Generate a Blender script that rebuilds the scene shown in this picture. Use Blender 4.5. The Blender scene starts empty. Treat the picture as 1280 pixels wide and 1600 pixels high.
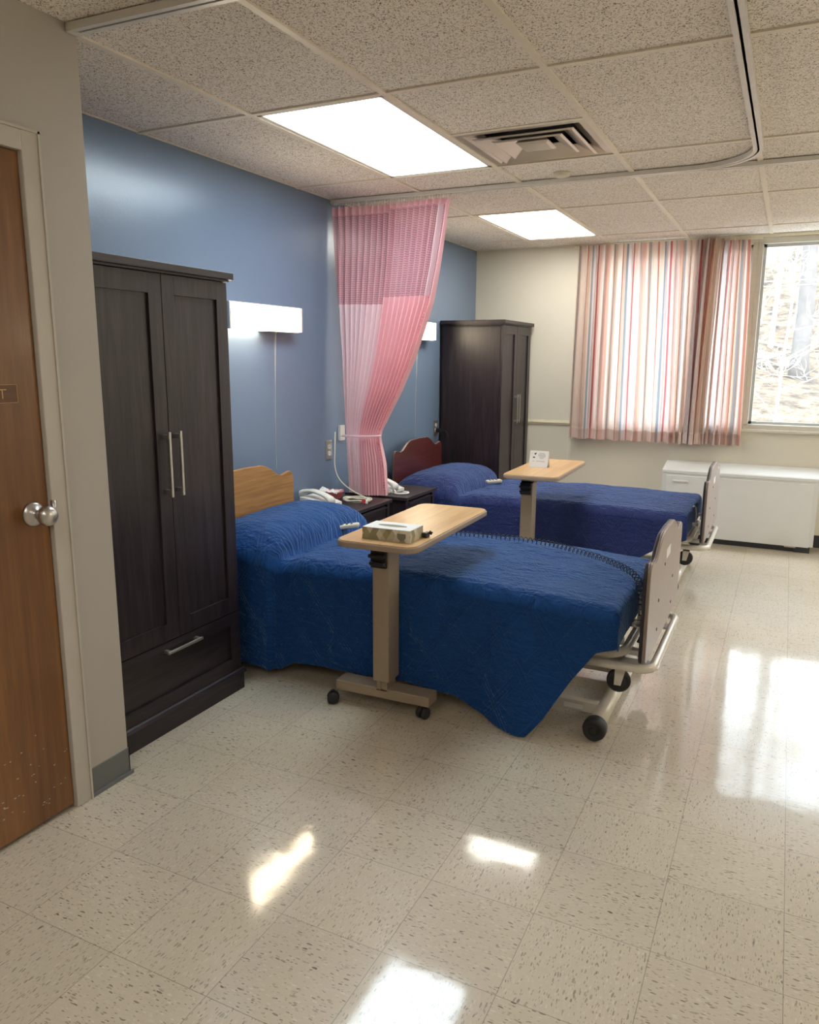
import bpy, bmesh, math, random
from mathutils import Vector, Matrix, noise
random.seed(7)
SC = bpy.context.scene
COL = SC.collection
PI = math.pi

# ------------------------------------------------------------------ camera
cd = bpy.data.cameras.new('camera'); cam = bpy.data.objects.new('camera', cd); COL.objects.link(cam)
cam.location = (2.7505, 0.0, 1.4708); cam.rotation_euler = (1.374, -0.0057, 0.454)
cd.sensor_fit = 'VERTICAL'; cd.sensor_height = 32.0; cd.sensor_width = 32.0; cd.lens = 24.0036
cd.clip_start = 0.05; cd.clip_end = 300
SC.camera = cam
# ------------------------------------------------------------------ view, world, sun
SC.view_settings.view_transform = 'Standard'; SC.view_settings.look = 'None'
SC.view_settings.gamma = 1.0; SC.view_settings.use_curve_mapping = False
SC.view_settings.exposure = 1.05
TROFFER = 6.5; TROFFER2 = 6.5; WALLLAMP = 11.0; FILL_PANEL = 4.0
SKY = 4.6; SUN = 2.6
w = bpy.data.worlds.new('sky'); SC.world = w; w.use_nodes = True
nt = w.node_tree; nt.nodes.clear()
bg = nt.nodes.new('ShaderNodeBackground'); wo = nt.nodes.new('ShaderNodeOutputWorld')
bg.inputs[0].default_value = (0.80, 0.89, 1.0, 1); bg.inputs[1].default_value = SKY
nt.links.new(bg.outputs[0], wo.inputs[0])
sl = bpy.data.lights.new('sun', 'SUN'); sl.energy = SUN; sl.angle = 0.02; sl.color = (1, .93, .8)
so = bpy.data.objects.new('sun', sl); COL.objects.link(so)
so.rotation_euler = Vector((-0.45, 1.0, -0.75)).to_track_quat('-Z', 'Y').to_euler()

# ------------------------------------------------------------------ room measures
XW = 0.09; YW = 6.835; ZC = 2.436; XR = 5.4; YB = -2.6
CX = 0.74; CY = 1.835        # closet block corner
GX = 0.0877; GY = 2.7333     # ceiling grid origin, 0.6096 x 1.2192
WX0, WX1, WZ0, WZ1 = 1.28, 4.9, 0.955, 2.375   # window opening

# ------------------------------------------------------------------ material helpers
class N:
    def __init__(s, name):
        s.m = bpy.data.materials.new(name); s.m.use_nodes = True; s.t = s.m.node_tree; s.t.nodes.clear()
        s.out = s.t.nodes.new('ShaderNodeOutputMaterial')
    def n(s, typ, ins=None, **pr):
        d = s.t.nodes.new('ShaderNode' + typ)
        for k, v in pr.items(): setattr(d, k, v)
        for k, v in (ins or {}).items(): s.put(d.inputs[k], v)
        return d
    def put(s, sock, v):
        if isinstance(v, bpy.types.NodeSocket): s.t.links.new(v, sock)
        elif isinstance(v, bpy.types.Node): s.t.links.new(v.outputs[0], sock)
        else:
            if sock.type == 'RGBA' and len(v) == 3: v = (*v, 1)
            sock.default_value = v
    def math(s, op, a, b=0.0, c=0.0, clamp=False):
        return s.n('Math', {0: a, 1: b, 2: c}, operation=op, use_clamp=clamp).outputs[0]
    def vmath(s, op, a, b=(0, 0, 0)):
        return s.n('VectorMath', {0: a, 1: b}, operation=op).outputs[0]
    def obj(s): return s.n('TexCoord').outputs['Object']
    def uv(s): return s.n('TexCoord').outputs['UV']
    def sep(s, v):
        d = s.n('SeparateXYZ', {0: v}); return d.outputs[0], d.outputs[1], d.outputs[2]
    def comb(s, x, y, z=0.0): return s.n('CombineXYZ', {0: x, 1: y, 2: z}).outputs[0]
    def mix(s, f, a, b, mode='MIX'):
        d = s.n('Mix', data_type='RGBA', blend_type=mode)
        s.put(d.inputs[0], f); s.put(d.inputs[6], a); s.put(d.inputs[7], b); return d.outputs[2]
    def noise(s, v, scale=5, detail=3, rough=.5, dist=0):
        return s.n('TexNoise', {'Vector': v, 'Scale': scale, 'Detail': detail, 'Roughness': rough, 'Distortion': dist}).outputs[0]
    def ramp(s, f, stops, interp='LINEAR'):
        d = s.n('ValToRGB', {0: f}); r = d.color_ramp; r.interpolation = interp
        while len(r.elements) < len(stops): r.elements.new(0.5)
        for e, (p, c) in zip(r.elements, stops):
            e.position = p; e.color = (*c, 1) if len(c) == 3 else c
        return d.outputs[0]
    def bump(s, h, strength=.3, dist=.01):
        return s.n('Bump', {'Height': h, 'Strength': strength, 'Distance': dist}).outputs[0]
    def pbr(s, color, rough=.5, metal=0.0, normal=None, **kw):
        d = s.n('BsdfPrincipled'); s.put(d.inputs['Base Color'], color); s.put(d.inputs['Roughness'], rough)
        s.put(d.inputs['Metallic'], metal)
        if normal is not None: s.put(d.inputs['Normal'], normal)
        for k, v in kw.items(): s.put(d.inputs[k.replace('_', ' ')], v)
        s.t.links.new(d.outputs[0], s.out.inputs[0]); return d
def simple(name, col, rough=.5, metal=0.0, var=.08, scale=30, bump=0.0, **kw):
    m = N(name); o = m.obj(); nz = m.noise(o, scale, 4)
    f = m.math('MULTIPLY_ADD', nz, 2 * var, 1 - var)
    c = m.mix(1.0, (*col, 1), m.comb(f, f, f), 'MULTIPLY')
    nrm = m.bump(m.noise(o, scale * 4, 2), bump, .002) if bump else None
    m.pbr(c, rough, metal, nrm, **kw); return m.m
def wood(name, c1, c2, c3, axis='z', scale=1.0, rough=.4, contrast=1.0, coat=0.0):
    m = N(name); o = m.obj(); x, y, z = m.sep(o)
    k = {'z': (22, 22, 1.3), 'x': (1.3, 22, 22), 'y': (22, 1.3, 22)}[axis]
    v = m.comb(m.math('MULTIPLY', x, k[0] * scale), m.math('MULTIPLY', y, k[1] * scale), m.math('MULTIPLY', z, k[2] * scale))
    a = m.noise(v, 1.0, 6, .62, .8); b = m.noise(v, 5.0, 3, .6, .2)
    f = m.math('ADD', m.math('MULTIPLY', a, .72), m.math('MULTIPLY', b, .28))
    lo, hi = .5 - .17 / contrast, .5 + .17 / contrast
    c = m.ramp(f, [(lo, c1), (.5, c2), (hi, c3)])
    m.pbr(c, rough, 0, m.bump(b, .06, .002), Coat_Weight=coat, Coat_Roughness=.15); return m.m
def emit(name, col, strength):
    m = N(name); e = m.n('Emission', {0: (*col, 1), 1: strength}); m.t.links.new(e.outputs[0], m.out.inputs[0]); return m.m

# floor: vinyl composition tile
def floor_mat():
    m = N('vinyl_floor_tile'); x, y, z = m.sep(m.obj()); T = .3048
    tx = m.math('DIVIDE', m.math('SUBTRACT', x, 1.0402 - 30 * T), T); ty = m.math('DIVIDE', m.math('SUBTRACT', y, 1.1841 - 30 * T), T)
    fx = m.math('FRACT', tx); fy = m.math('FRACT', ty); ix = m.math('FLOOR', tx); iy = m.math('FLOOR', ty)
    def edge(f): return m.math('MINIMUM', f, m.math('SUBTRACT', 1.0, f))
    e = m.math('MINIMUM', edge(fx), edge(fy))
    line = m.math('LESS_THAN', e, .0036)
    par = m.math('MODULO', m.math('ADD', ix, iy), 2.0)
    cell = m.comb(ix, iy, 3.0)
    wn = m.n('TexWhiteNoise', {'Vector': cell}, noise_dimensions='3D')
    tint = m.math('MULTIPLY_ADD', wn.outputs[0], .07, .965)
    ipar = m.math('SUBTRACT', 1.0, par)
    u = m.math('ADD', m.math('MULTIPLY', x, ipar), m.math('MULTIPLY', y, par))
    v = m.math('ADD', m.math('MULTIPLY', y, ipar), m.math('MULTIPLY', x, par))
    wob = m.noise(m.obj(), 25, 2)
    v2 = m.math('ADD', v, m.math('MULTIPLY', wob, .012))
    base = (.6, .52, .41)
    col = base
    n1 = m.noise(m.comb(m.math('MULTIPLY', u, 40), m.math('MULTIPLY', v2, 120)), 1, 3)
    col = m.mix(m.math('MULTIPLY', n1, .8), (.66, .59, .47, 1), (.53, .46, .355, 1))
    def flecks(su, sv, rmax, keep, c, off):
        nonlocal col
        vo = m.n('TexVoronoi', {'Vector': m.comb(m.math('MULTIPLY_ADD', u, su, off), m.math('MULTIPLY_ADD', v2, sv, off * .7), m.math('MULTIPLY', par, 7.3)), 'Scale': 1.0}, voronoi_dimensions='3D')
        r = m.sep(vo.outputs['Color'])
        k = m.math('GREATER_THAN', r[0], keep); t = m.math('LESS_THAN', vo.outputs['Distance'], m.math('MULTIPLY', r[1], rmax))
        col = m.mix(m.math('MULTIPLY', m.math('MULTIPLY', k, t), m.math('MULTIPLY_ADD', r[2], .5, .45)), col, c)
    flecks(50, 190, .42, .35, (.72, .66, .55, 1), 2.1)
    flecks(42, 160, .40, .50, (.20, .155, .115, 1), 0.0)
    flecks(75, 260, .45, .45, (.24, .2, .16, 1), 5.0)
    flecks(36, 90, .30, .86, (.10, .075, .06, 1), 9.0)
    stain = m.ramp(m.noise(m.obj(), 1.1, 4, .6), [(.45, (1, 1, 1)), (.75, (.88, .84, .76))])
    col = m.mix(1.0, col, stain, 'MULTIPLY')
    col = m.mix(1.0, col, m.comb(tint, tint, tint), 'MULTIPLY')
    col = m.mix(m.math('MULTIPLY', line, .55), col, (.14, .11, .09, 1))
    wav = m.noise(m.obj(), 9, 2, .5); fine = m.noise(m.obj(), 60, 2)
    # each tile lies at a very slight tilt of its own
    h = m.math('ADD', m.math('MULTIPLY', wav, .8), m.math('MULTIPLY', fine, .05))
    h = m.math('SUBTRACT', h, m.math('MULTIPLY', m.math('LESS_THAN', e, .006), .12))
    nr = m.bump(h, .055, .01)
    rg = m.math('MULTIPLY_ADD', m.noise(m.obj(), 3.5, 4, .6), .09, .035)
    m.pbr(col, .42, 0, nr, Coat_Weight=1.0, Coat_Roughness=rg, Coat_IOR=1.6, Coat_Normal=nr)
    return m.m
# ceiling: fissured mineral fibre
def ceil_mat():
    m = N('fissured_ceiling_tile'); o = m.obj()
    big = m.ramp(m.noise(o, 1.3, 3), [(.3, (.84, .775, .695)), (.7, (.90, .84, .76))])
    col = big; hh = None
    for k, (ang, su, sv, keep, rr) in enumerate([(.5, 20, 66, .30, .44), (-.35, 22, 74, .40, .44), (1.5, 21, 68, .5, .42), (0, 52, 60, .40, .34)]):
        mp = m.n('Mapping', {'Vector': o, 'Rotation': (0, 0, ang), 'Location': (k * 3.3, k, 0)})
        x, y, z = m.sep(mp.outputs[0])
        wob = m.noise(o, 40, 2)
        vo = m.n('TexVoronoi', {'Vector': m.comb(m.math('MULTIPLY', x, su), m.math('MULTIPLY_ADD', y, sv, m.math('MULTIPLY', wob, 2.2)), 0.0)})
        r = m.sep(vo.outputs['Color'])
        f = m.math('MULTIPLY', m.math('GREATER_THAN', r[0], keep), m.math('LESS_THAN', vo.outputs['Distance'], m.math('MULTIPLY', r[1], rr)))
        col = m.mix(f, col, (.17, .12, .08, 1))
    m.pbr(col, .95, 0, m.bump(m.noise(o, 250, 2), .15, .002)); return m.m
def wall_paint(name, col, rough, bump=.12, sc=160, spec=.5):
    m = N(name); o = m.obj()
    f = m.math('MULTIPLY_ADD', m.noise(o, 2.2, 3), .10, .95)
    c = m.mix(1.0, (*col, 1), m.comb(f, f, f), 'MULTIPLY')
    h = m.math('ADD', m.noise(o, sc, 2), m.math('MULTIPLY', m.noise(o, 7, 2), 2.0))
    m.pbr(c, rough, 0, m.bump(h, bump, .004), Specular_IOR_Level=spec); return m.m
# quilted bedspread in real metres on UV
def quilt_mat(name, col, sheen=.6):
    m = N(name); u, v, _ = m.sep(m.uv())
    def bands(a, b, per):
        t = m.math('ADD', m.math('MULTIPLY', u, a), m.math('MULTIPLY', v, b))
        t = m.math('ADD', t, m.math('MULTIPLY', m.noise(m.uv(), 6, 2), .02))
        f = m.math('FRACT', m.math('DIVIDE', t, per))
        d = m.math('ABSOLUTE', m.math('SUBTRACT', f, .5))
        g = m.math('FRACT', m.math('MULTIPLY', d, per / .014))
        stitch = m.math('SUBTRACT', 1.0, m.math('MULTIPLY', m.math('ABSOLUTE', m.math('SUBTRACT', g, .5)), 2.6), clamp=True)
        zone = m.math('LESS_THAN', d, .021 / per * 1.0)
        return m.math('MULTIPLY', stitch, zone)
    s1 = bands(.8, .6, .17); s2 = bands(.8, -.6, .17)
    seams = m.math('MAXIMUM', s1, s2)
    uvs = m.comb(m.math('MULTIPLY', u, 9), m.math('MULTIPLY', v, 26), 0.0)
    cr = m.noise(uvs, 1.6, 3, .55, .6)
    cr2 = m.noise(m.comb(m.math('MULTIPLY', u, 40), m.math('MULTIPLY', v, 70), 0.0), 1.0, 3, .6, .4)
    h = m.math('SUBTRACT', m.math('ADD', m.math('MULTIPLY', cr, 1.5), m.math('MULTIPLY', cr2, .55)), m.math('MULTIPLY', seams, .20))
    f = m.math('MULTIPLY_ADD', cr2, .25, .87)
    c = m.mix(1.0, (*col, 1), m.comb(f, f, f), 'MULTIPLY')
    m.pbr(c, .62, 0, m.bump(h, 1.0, .014), Sheen_Weight=sheen, Sheen_Roughness=.35, Sheen_Tint=(.38, .60, 1, 1), Specular_IOR_Level=.12)
    return m.m
def pink_mesh_mat():
    m = N('pink_open_mesh'); u, v, _ = m.sep(m.uv())
    fu = m.math('ABSOLUTE', m.math('SUBTRACT', m.math('FRACT', m.math('MULTIPLY', u, 80)), .5))
    fv = m.math('ABSOLUTE', m.math('SUBTRACT', m.math('FRACT', m.math('MULTIPLY', v, 75)), .5))
    hole = m.math('MULTIPLY', m.math('LESS_THAN', fu, .27), m.math('LESS_THAN', fv, .27))
    b = m.n('BsdfPrincipled'); b.inputs['Base Color'].default_value = (.70, .36, .41, 1); b.inputs['Roughness'].default_value = .8
    t = m.n('BsdfTransparent'); mx = m.n('MixShader', {0: m.math('MULTIPLY', hole, .6), 1: b, 2: t})
    m.t.links.new(mx.outputs[0], m.out.inputs[0]); return m.m
def cloth(name, col, trans=.3, var=.06):
    m = N(name); o = m.uv(); f = m.math('MULTIPLY_ADD', m.noise(o, 60, 3), 2 * var, 1 - var)
    c = m.mix(1.0, (*col, 1), m.comb(f, f, f), 'MULTIPLY')
    b = m.n('BsdfPrincipled', {'Base Color': c, 'Roughness': .8, 'Sheen Weight': .2, 'Normal': m.bump(m.noise(o, 300, 2), .1, .001)})
    t = m.n('BsdfTranslucent', {0: c}); mx = m.n('MixShader', {0: trans, 1: b, 2: t})
    m.t.links.new(mx.outputs[0], m.out.inputs[0]); return m.m
def stripe_mat():
    m = N('striped_curtain_cloth'); u, v, _ = m.sep(m.uv())
    stops = [(0, (.78, .60, .48)), (.07, (.42, .40, .42)), (.12, (.80, .66, .58)), (.22, (.86, .76, .70)), (.30, (.70, .33, .26)), (.345, (.85, .70, .60)),
             (.42, (.30, .33, .38)), (.455, (.75, .68, .68)), (.55, (.88, .80, .78)), (.62, (.55, .16, .17)), (.65, (.82, .62, .56)), (.72, (.88, .78, .72)),
             (.79, (.36, .42, .48)), (.82, (.72, .55, .52)), (.88, (.80, .50, .40)), (.94, (.86, .74, .68))]
    c = m.ramp(m.math('FRACT', m.math('MULTIPLY', u, 1 / .56)), stops, 'CONSTANT')
    hem = m.math('LESS_THAN', v, .088)
    c = m.mix(m.math('MULTIPLY', hem, .45), c, (.42, .25, .22, 1), 'MIX')
    f = m.math('MULTIPLY_ADD', m.noise(m.uv(), 120, 2), .12, .94)
    c = m.mix(1.0, c, m.comb(f, f, f), 'MULTIPLY')
    b = m.n('BsdfPrincipled', {'Base Color': c, 'Roughness': .85})
    t = m.n('BsdfTranslucent', {0: c}); mx = m.n('MixShader', {0: m.math('SUBTRACT', .52, m.math('MULTIPLY', hem, .42)), 1: b, 2: t})
    m.t.links.new(mx.outputs[0], m.out.inputs[0]); return m.m
def tissue_mat():
    m = N('tissue_box_diamond_print'); u, v, _ = m.sep(m.uv())
    def tri(a, b, s):
        return m.math('FLOOR', m.math('ADD', m.math('MULTIPLY', u, a * s), m.math('MULTIPLY', v, b * s)))
    a = tri(1, .6, 36); b = tri(1, -.6, 36); wn = m.n('TexWhiteNoise', {'Vector': m.comb(a, b, 1.0)}, noise_dimensions='3D')
    c = m.ramp(wn.outputs[0], [(0, (.62, .58, .46)), (.25, (.36, .32, .18)), (.4, (.75, .72, .62)), (.6, (.5, .47, .35)), (.8, (.30, .27, .16))], 'CONSTANT')
    m.pbr(c, .45); return m.m
def leaf_ground():
    m = N('leaf_litter'); o = m.obj()
    c = m.ramp(m.noise(o, 3.2, 9, .8), [(.36, (.03, .026, .024)), (.46, (.10, .078, .06)), (.54, (.19, .135, .09)), (.64, (.34, .29, .22))])
    m.pbr(c, .95, 0, m.bump(m.noise(o, 6, 4), .8, .1)); return m.m

M = {}
M['floor'] = floor_mat(); M['ceiling'] = ceil_mat()
M['blue'] = wall_paint('blue_gloss_wall_paint', (.165, .230, .335), .24, .10, 170, .7)
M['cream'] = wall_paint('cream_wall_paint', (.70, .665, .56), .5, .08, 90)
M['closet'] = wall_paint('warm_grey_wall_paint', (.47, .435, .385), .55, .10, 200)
M['trim'] = simple('taupe_door_trim_paint', (.53, .49, .43), .38, 0, .05, 12)
M['doorwood'] = wood('varnished_brown_door_veneer', (.11, .038, .008), (.19, .075, .016), (.28, .12, .03), 'z', .45, .33, 1.0, .2)
M['railcream'] = simple('cream_rail_paint', (.78, .72, .55), .4)
M['vinylbase'] = simple('grey_vinyl_base', (.15, .155, .155), .45)
M['darkbase'] = simple('dark_vinyl_base', (.03, .035, .045), .5)
M['grid'] = simple('ceiling_grid_paint', (.80, .73, .61), .45)
M['espresso'] = wood('espresso_woodgrain', (.010, .007, .009), (.023, .015, .019), (.045, .031, .036), 'z', 1.6, .38)
M['espressoy'] = wood('espresso_woodgrain_level', (.010, .007, .009), (.023, .015, .019), (.045, .031, .036), 'y', 1.6, .38)
M['nickel'] = simple('brushed_nickel', (.55, .53, .50), .32, .9, .08, 80)
M['ventmetal'] = simple('cream_glossy_metal', (.62, .55, .46), .28, .55, .1, 8)
M['chrome'] = simple('polished_chrome', (.75, .75, .75), .15, 1.0, .03)
M['aluminium'] = simple('satin_aluminium', (.62, .63, .64), .38, .7)
M['trackpaint'] = simple('pale_track_enamel', (.72, .69, .64), .35, .1)
M['oak'] = wood('honey_oak_laminate', (.27, .115, .030), (.43, .21, .065), (.55, .30, .11), 'y', .8, .38)
M['cherry'] = wood('dark_cherry_laminate', (.055, .012, .012), (.10, .022, .020), (.15, .04, .032), 'y', .8, .3)
M['toplam'] = wood('light_oak_table_laminate', (.50, .275, .11), (.66, .40, .18), (.76, .50, .26), 'y', .9, .3, .9)
M['taupe'] = simple('taupe_powder_coat', (.37, .29, .205), .38, .2, .06, 60)
M['taupeedge'] = simple('taupe_rubber_edge', (.36, .27, .20), .5)
M['black'] = simple('black_plastic', (.012, .012, .013), .4)
M['blackrub'] = simple('black_rubber', (.02, .02, .021), .6)
M['boardgrey'] = simple('mauve_grey_board', (.40, .34, .32), .42, 0, .10, 40)
M['boarddark'] = simple('dark_face_edge_shade', (.018, .016, .028), .4)
M['boardedge'] = simple('bronze_grey_edge_moulding', (.26, .21, .185), .28, .5)
M['bedmetal'] = simple('ivory_enamelled_steel', (.74, .69, .60), .25, .1, .06, 40)
M['steel'] = simple('worn_zinc_steel', (.5, .5, .5), .35, .9)
M['mattress'] = simple('mattress_ticking', (.10, .12, .22), .7)
M['quilt1'] = quilt_mat('royal_blue_quilt', (.010, .062, .225))
M['quilt2'] = quilt_mat('indigo_blue_quilt', (.030, .046, .165))
M['pinkmesh'] = pink_mesh_mat()
M['pinklight'] = cloth('pale_pink_cloth', (.90, .70, .74), .22)
M['pink'] = cloth('rose_pink_cloth', (.90, .52, .57), .22)
M['stripe'] = stripe_mat()
M['white'] = simple('white_plastic', (.75, .74, .70), .35, 0, .03)
M['offwhite'] = simple('ivory_plastic', (.68, .64, .52), .38, 0, .04)
M['paper'] = simple('white_paper', (.85, .85, .83), .7, 0, .02)
M['ink'] = simple('black_ink', (.03, .03, .035), .7)
M['tissue'] = tissue_mat()
M['badge'] = simple('grey_badge_print', (.22, .22, .17), .5)
M['red'] = simple('red_plastic', (.6, .03, .06), .4)
M['basin'] = simple('pink_basin_plastic', (.75, .22, .25), .4)
M['radiator'] = simple('white_enamel_cabinet', (.74, .76, .76), .35, 0, .03, 8)
M['winframe'] = simple('painted_window_frame', (.66, .64, .56), .35)
M['gold'] = simple('engraved_gold_line', (.62, .40, .16), .5)
M['signwood'] = wood('engraved_sign_walnut', (.06, .02, .006), (.12, .045, .012), (.2, .08, .025), 'y', 3, .4)
M['void'] = simple('dark_duct_interior', (.012, .014, .02), .8)
M['bark'] = simple('grey_bark', (.15, .14, .135), .9, 0, .4, 6)
M['twig'] = simple('pale_twig_bark', (.55, .52, .48), .9, 0, .1, 6)
M['leaf'] = leaf_ground()
M['panel'] = emit('cool_diffuser_glow', (.80, .93, 1.0), TROFFER)
M['panel2'] = emit('neutral_diffuser_glow', (1.0, .97, .90), TROFFER2)
M['fillpanel'] = emit('added_fill_panel_glow', (1.0, .95, .88), FILL_PANEL)  # glow of the unseen panels added as room fill
M['lamp'] = emit('warm_lamp_diffuser_glow', (1.0, .84, .60), WALLLAMP)
g = N('window_glass'); gb = g.n('BsdfTransparent', {0: (.96, .98, .97, 1)}); gg = g.n('BsdfGlossy', {1: .02})
gm = g.n('MixShader', {0: .05, 1: gb, 2: gg}); g.t.links.new(gm.outputs[0], g.out.inputs[0]); M['glass'] = g.m

# ------------------------------------------------------------------ mesh helpers
class MB:
    def __init__(s): s.v = []; s.f = []; s.sm = []; s.uv = {}
    def add(s, vs, fs, smooth=False, mat=None, uvs=None):
        b = len(s.v)
        for p in vs:
            p = Vector(p); s.v.append(mat @ p if mat else p)
        for k, f in enumerate(fs):
            if uvs: s.uv[len(s.f)] = uvs[k]
            s.f.append([i + b for i in f]); s.sm.append(smooth)
        return s
    def box(s, a, b, mat=None, bev=0.0):
        x0, y0, z0 = [min(p, q) for p, q in zip(a, b)]; x1, y1, z1 = [max(p, q) for p, q in zip(a, b)]
        if bev <= 0:
            return s.add([(x0, y0, z0), (x1, y0, z0), (x1, y1, z0), (x0, y1, z0), (x0, y0, z1), (x1, y0, z1), (x1, y1, z1), (x0, y1, z1)],
                         [(3, 2, 1, 0), (4, 5, 6, 7), (0, 1, 5, 4), (1, 2, 6, 5), (2, 3, 7, 6), (3, 0, 4, 7)], False, mat)
        bm = bmesh.new(); bmesh.ops.create_cube(bm, size=1)
        for v in bm.verts: v.co = Vector((x0 + (v.co.x + .5) * (x1 - x0), y0 + (v.co.y + .5) * (y1 - y0), z0 + (v.co.z + .5) * (z1 - z0)))
        bev = min(bev, .49 * min(x1 - x0, y1 - y0, z1 - z0))
        bmesh.ops.bevel(bm, geom=bm.edges[:], offset=bev, segments=2, affect='EDGES', profile=.5)
        return s.bm(bm, mat)
    def bm(s, bm, mat=None, smooth=False):
        bm.verts.index_update(); s.add([v.co.copy() for v in bm.verts], [[v.index for v in f.verts] for f in bm.faces], smooth, mat); bm.free(); return s
    def cyl(s, a, b, r, r2=None, n=24, smooth=True, cap=True):
        a, b = Vector(a), Vector(b); r2 = r if r2 is None else r2; d = (b - a).normalized()
        t = Vector((0, 0, 1)) if abs(d.z) < .9 else Vector((1, 0, 0)); p = d.cross(t).normalized(); q = d.cross(p)
        vs = []
        for c, rr in ((a, r), (b, r2)):
            for i in range(n):
                an = 2 * PI * i / n; vs.append(c + (p * math.cos(an) + q * math.sin(an)) * rr)
        fs = [(i, n + i, n + (i + 1) % n, (i + 1) % n) for i in range(n)]
        s.add(vs, fs, smooth)
        if cap: s.add(vs, [tuple(range(n)), tuple(range(2 * n - 1, n - 1, -1))], False)
        return s
    def tube(s, pts, r, n=10, closed=False, cap=True):
        pts = [Vector(p) for p in pts]; N_ = len(pts); vs = []; prev = None
        rr = r if isinstance(r, (list, tuple)) else [r] * N_
        for i in range(N_):
            if closed: d = (pts[(i + 1) % N_] - pts[i - 1]).normalized()
            else: d = (pts[min(i + 1, N_ - 1)] - pts[max(i - 1, 0)]).normalized()
            if prev is None:
                t = Vector((0, 0, 1)) if abs(d.z) < .9 else Vector((1, 0, 0)); p = d.cross(t).normalized()
            else:
                p = prev - d * prev.dot(d); p.normalize()
            prev = p; q = d.cross(p)
            for k in range(n):
                an = 2 * PI * k / n; vs.append(pts[i] + (p * math.cos(an) + q * math.sin(an)) * rr[i])
        fs = []
        L = N_ if closed else N_ - 1
        for i in range(L):
            j = (i + 1) % N_
            for k in range(n): fs.append((i * n + k, i * n + (k + 1) % n, j * n + (k + 1) % n, j * n + k))
        s.add(vs, fs, True)
        if cap and not closed: s.add(vs, [tuple(range(n - 1, -1, -1)), tuple(range((N_ - 1) * n, N_ * n))], False)
        return s
    def lathe(s, prof, c=(0, 0, 0), axis='z', n=28):
        vs = []; m_ = len(prof)
        for r, h in prof:
            for k in range(n):
                an = 2 * PI * k / n; a, b = r * math.cos(an), r * math.sin(an)
                p = {'z': (a, b, h), 'x': (h, a, b), 'y': (b, h, a)}[axis]; vs.append(Vector(p) + Vector(c))
        fs = [(i * n + k, i * n + (k + 1) % n, (i + 1) * n + (k + 1) % n, (i + 1) * n + k) for i in range(m_ - 1) for k in range(n)]
        return s.add(vs, fs, True)
    def prism(s, poly, h0, h1, axis='x', bev=0.0):
        bm = bmesh.new()
        def P(a, b, h): return {'x': (h, a, b), 'y': (a, h, b), 'z': (a, b, h)}[axis]
        vs = [bm.verts.new(P(a, b, h0)) for a, b in poly]; f = bm.faces.new(vs)
        r = bmesh.ops.extrude_face_region(bm, geom=[f]); top = [g_ for g_ in r['geom'] if isinstance(g_, bmesh.types.BMVert)]
        d = Vector(P(0, 0, h1 - h0))
        for v in top: v.co += d
        bmesh.ops.recalc_face_normals(bm, faces=bm.faces[:])
        if bev:
            ed = [e for e in bm.edges if len(e.link_faces) == 2 and any(len(q.verts) > 4 for q in e.link_faces)]
            bmesh.ops.bevel(bm, geom=ed, offset=bev, segments=3, affect='EDGES', profile=.5)
        return s.bm(bm)
    def grid(s, P, nu, nv, uvf=None, smooth=True):
        vs = [P(i / nu, j / nv) for i in range(nu + 1) for j in range(nv + 1)]
        W_ = nv + 1; fs = [(i * W_ + j, (i + 1) * W_ + j, (i + 1) * W_ + j + 1, i * W_ + j + 1) for i in range(nu) for j in range(nv)]
        uvs = None
        if uvf:
            q = [uvf(i / nu, j / nv) for i in range(nu + 1) for j in range(nv + 1)]; uvs = [[q[k] for k in f] for f in fs]
        return s.add(vs, fs, smooth, None, uvs)
    def build(s, name, mat, parent=None, fix=True, origin=None):
        me = bpy.data.meshes.new(name)
        o0 = Vector(origin) if origin else Vector()
        me.from_pydata([v - o0 for v in s.v], [], s.f)
        me.polygons.foreach_set('use_smooth', s.sm)
        if s.uv:
            ul = me.uv_layers.new(name='UVMap')
            for k, uvs in s.uv.items():
                for li, c in zip(me.polygons[k].loop_indices, uvs): ul.data[li].uv = c
        me.materials.append(mat)
        if fix:
            bm = bmesh.new(); bm.from_mesh(me); bmesh.ops.remove_doubles(bm, verts=bm.verts, dist=1e-5) if not s.uv else None
            bmesh.ops.recalc_face_normals(bm, faces=bm.faces[:]); bm.to_mesh(me); bm.free()
        o = bpy.data.objects.new(name, me); COL.objects.link(o); o.location = o0
        if parent is not None:
            o.parent = parent
            if origin is None and parent.get('world_built'): o.matrix_parent_inverse = Matrix.Translation(parent.location).inverted()
        return o
def tag(o, label=None, cat=None, group=None, kind=None):
    if label: o['label'] = label
    if cat: o['category'] = cat
    if group: o['group'] = group
    if kind: o['kind'] = kind
    return o
def thing(name, label, cat, loc=(0, 0, 0), rz=0.0, group=None):
    o = bpy.data.objects.new(name, None); COL.objects.link(o); o.location = loc; o.rotation_euler = (0, 0, rz)
    o.empty_display_size = .1
    return tag(o, label, cat, group)
def struct(o): return tag(o, kind='structure')
def dup(o, parent=None):
    c = o.copy(); COL.objects.link(c)
    if parent is not None: c.parent = parent
    for ch in list(o.children): dup(ch, c)
    return c
def arc(cx, cy, r, a0, a1, n=8): return [(cx + r * math.cos(a0 + (a1 - a0) * i / n), cy + r * math.sin(a0 + (a1 - a0) * i / n)) for i in range(n + 1)]
def rrect(x0, y0, x1, y1, r, n=8):
    return arc(x1 - r, y1 - r, r, 0, PI / 2, n) + arc(x0 + r, y1 - r, r, PI / 2, PI, n) + arc(x0 + r, y0 + r, r, PI, 1.5 * PI, n) + arc(x1 - r, y0 + r, r, 1.5 * PI, 2 * PI, n)
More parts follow.
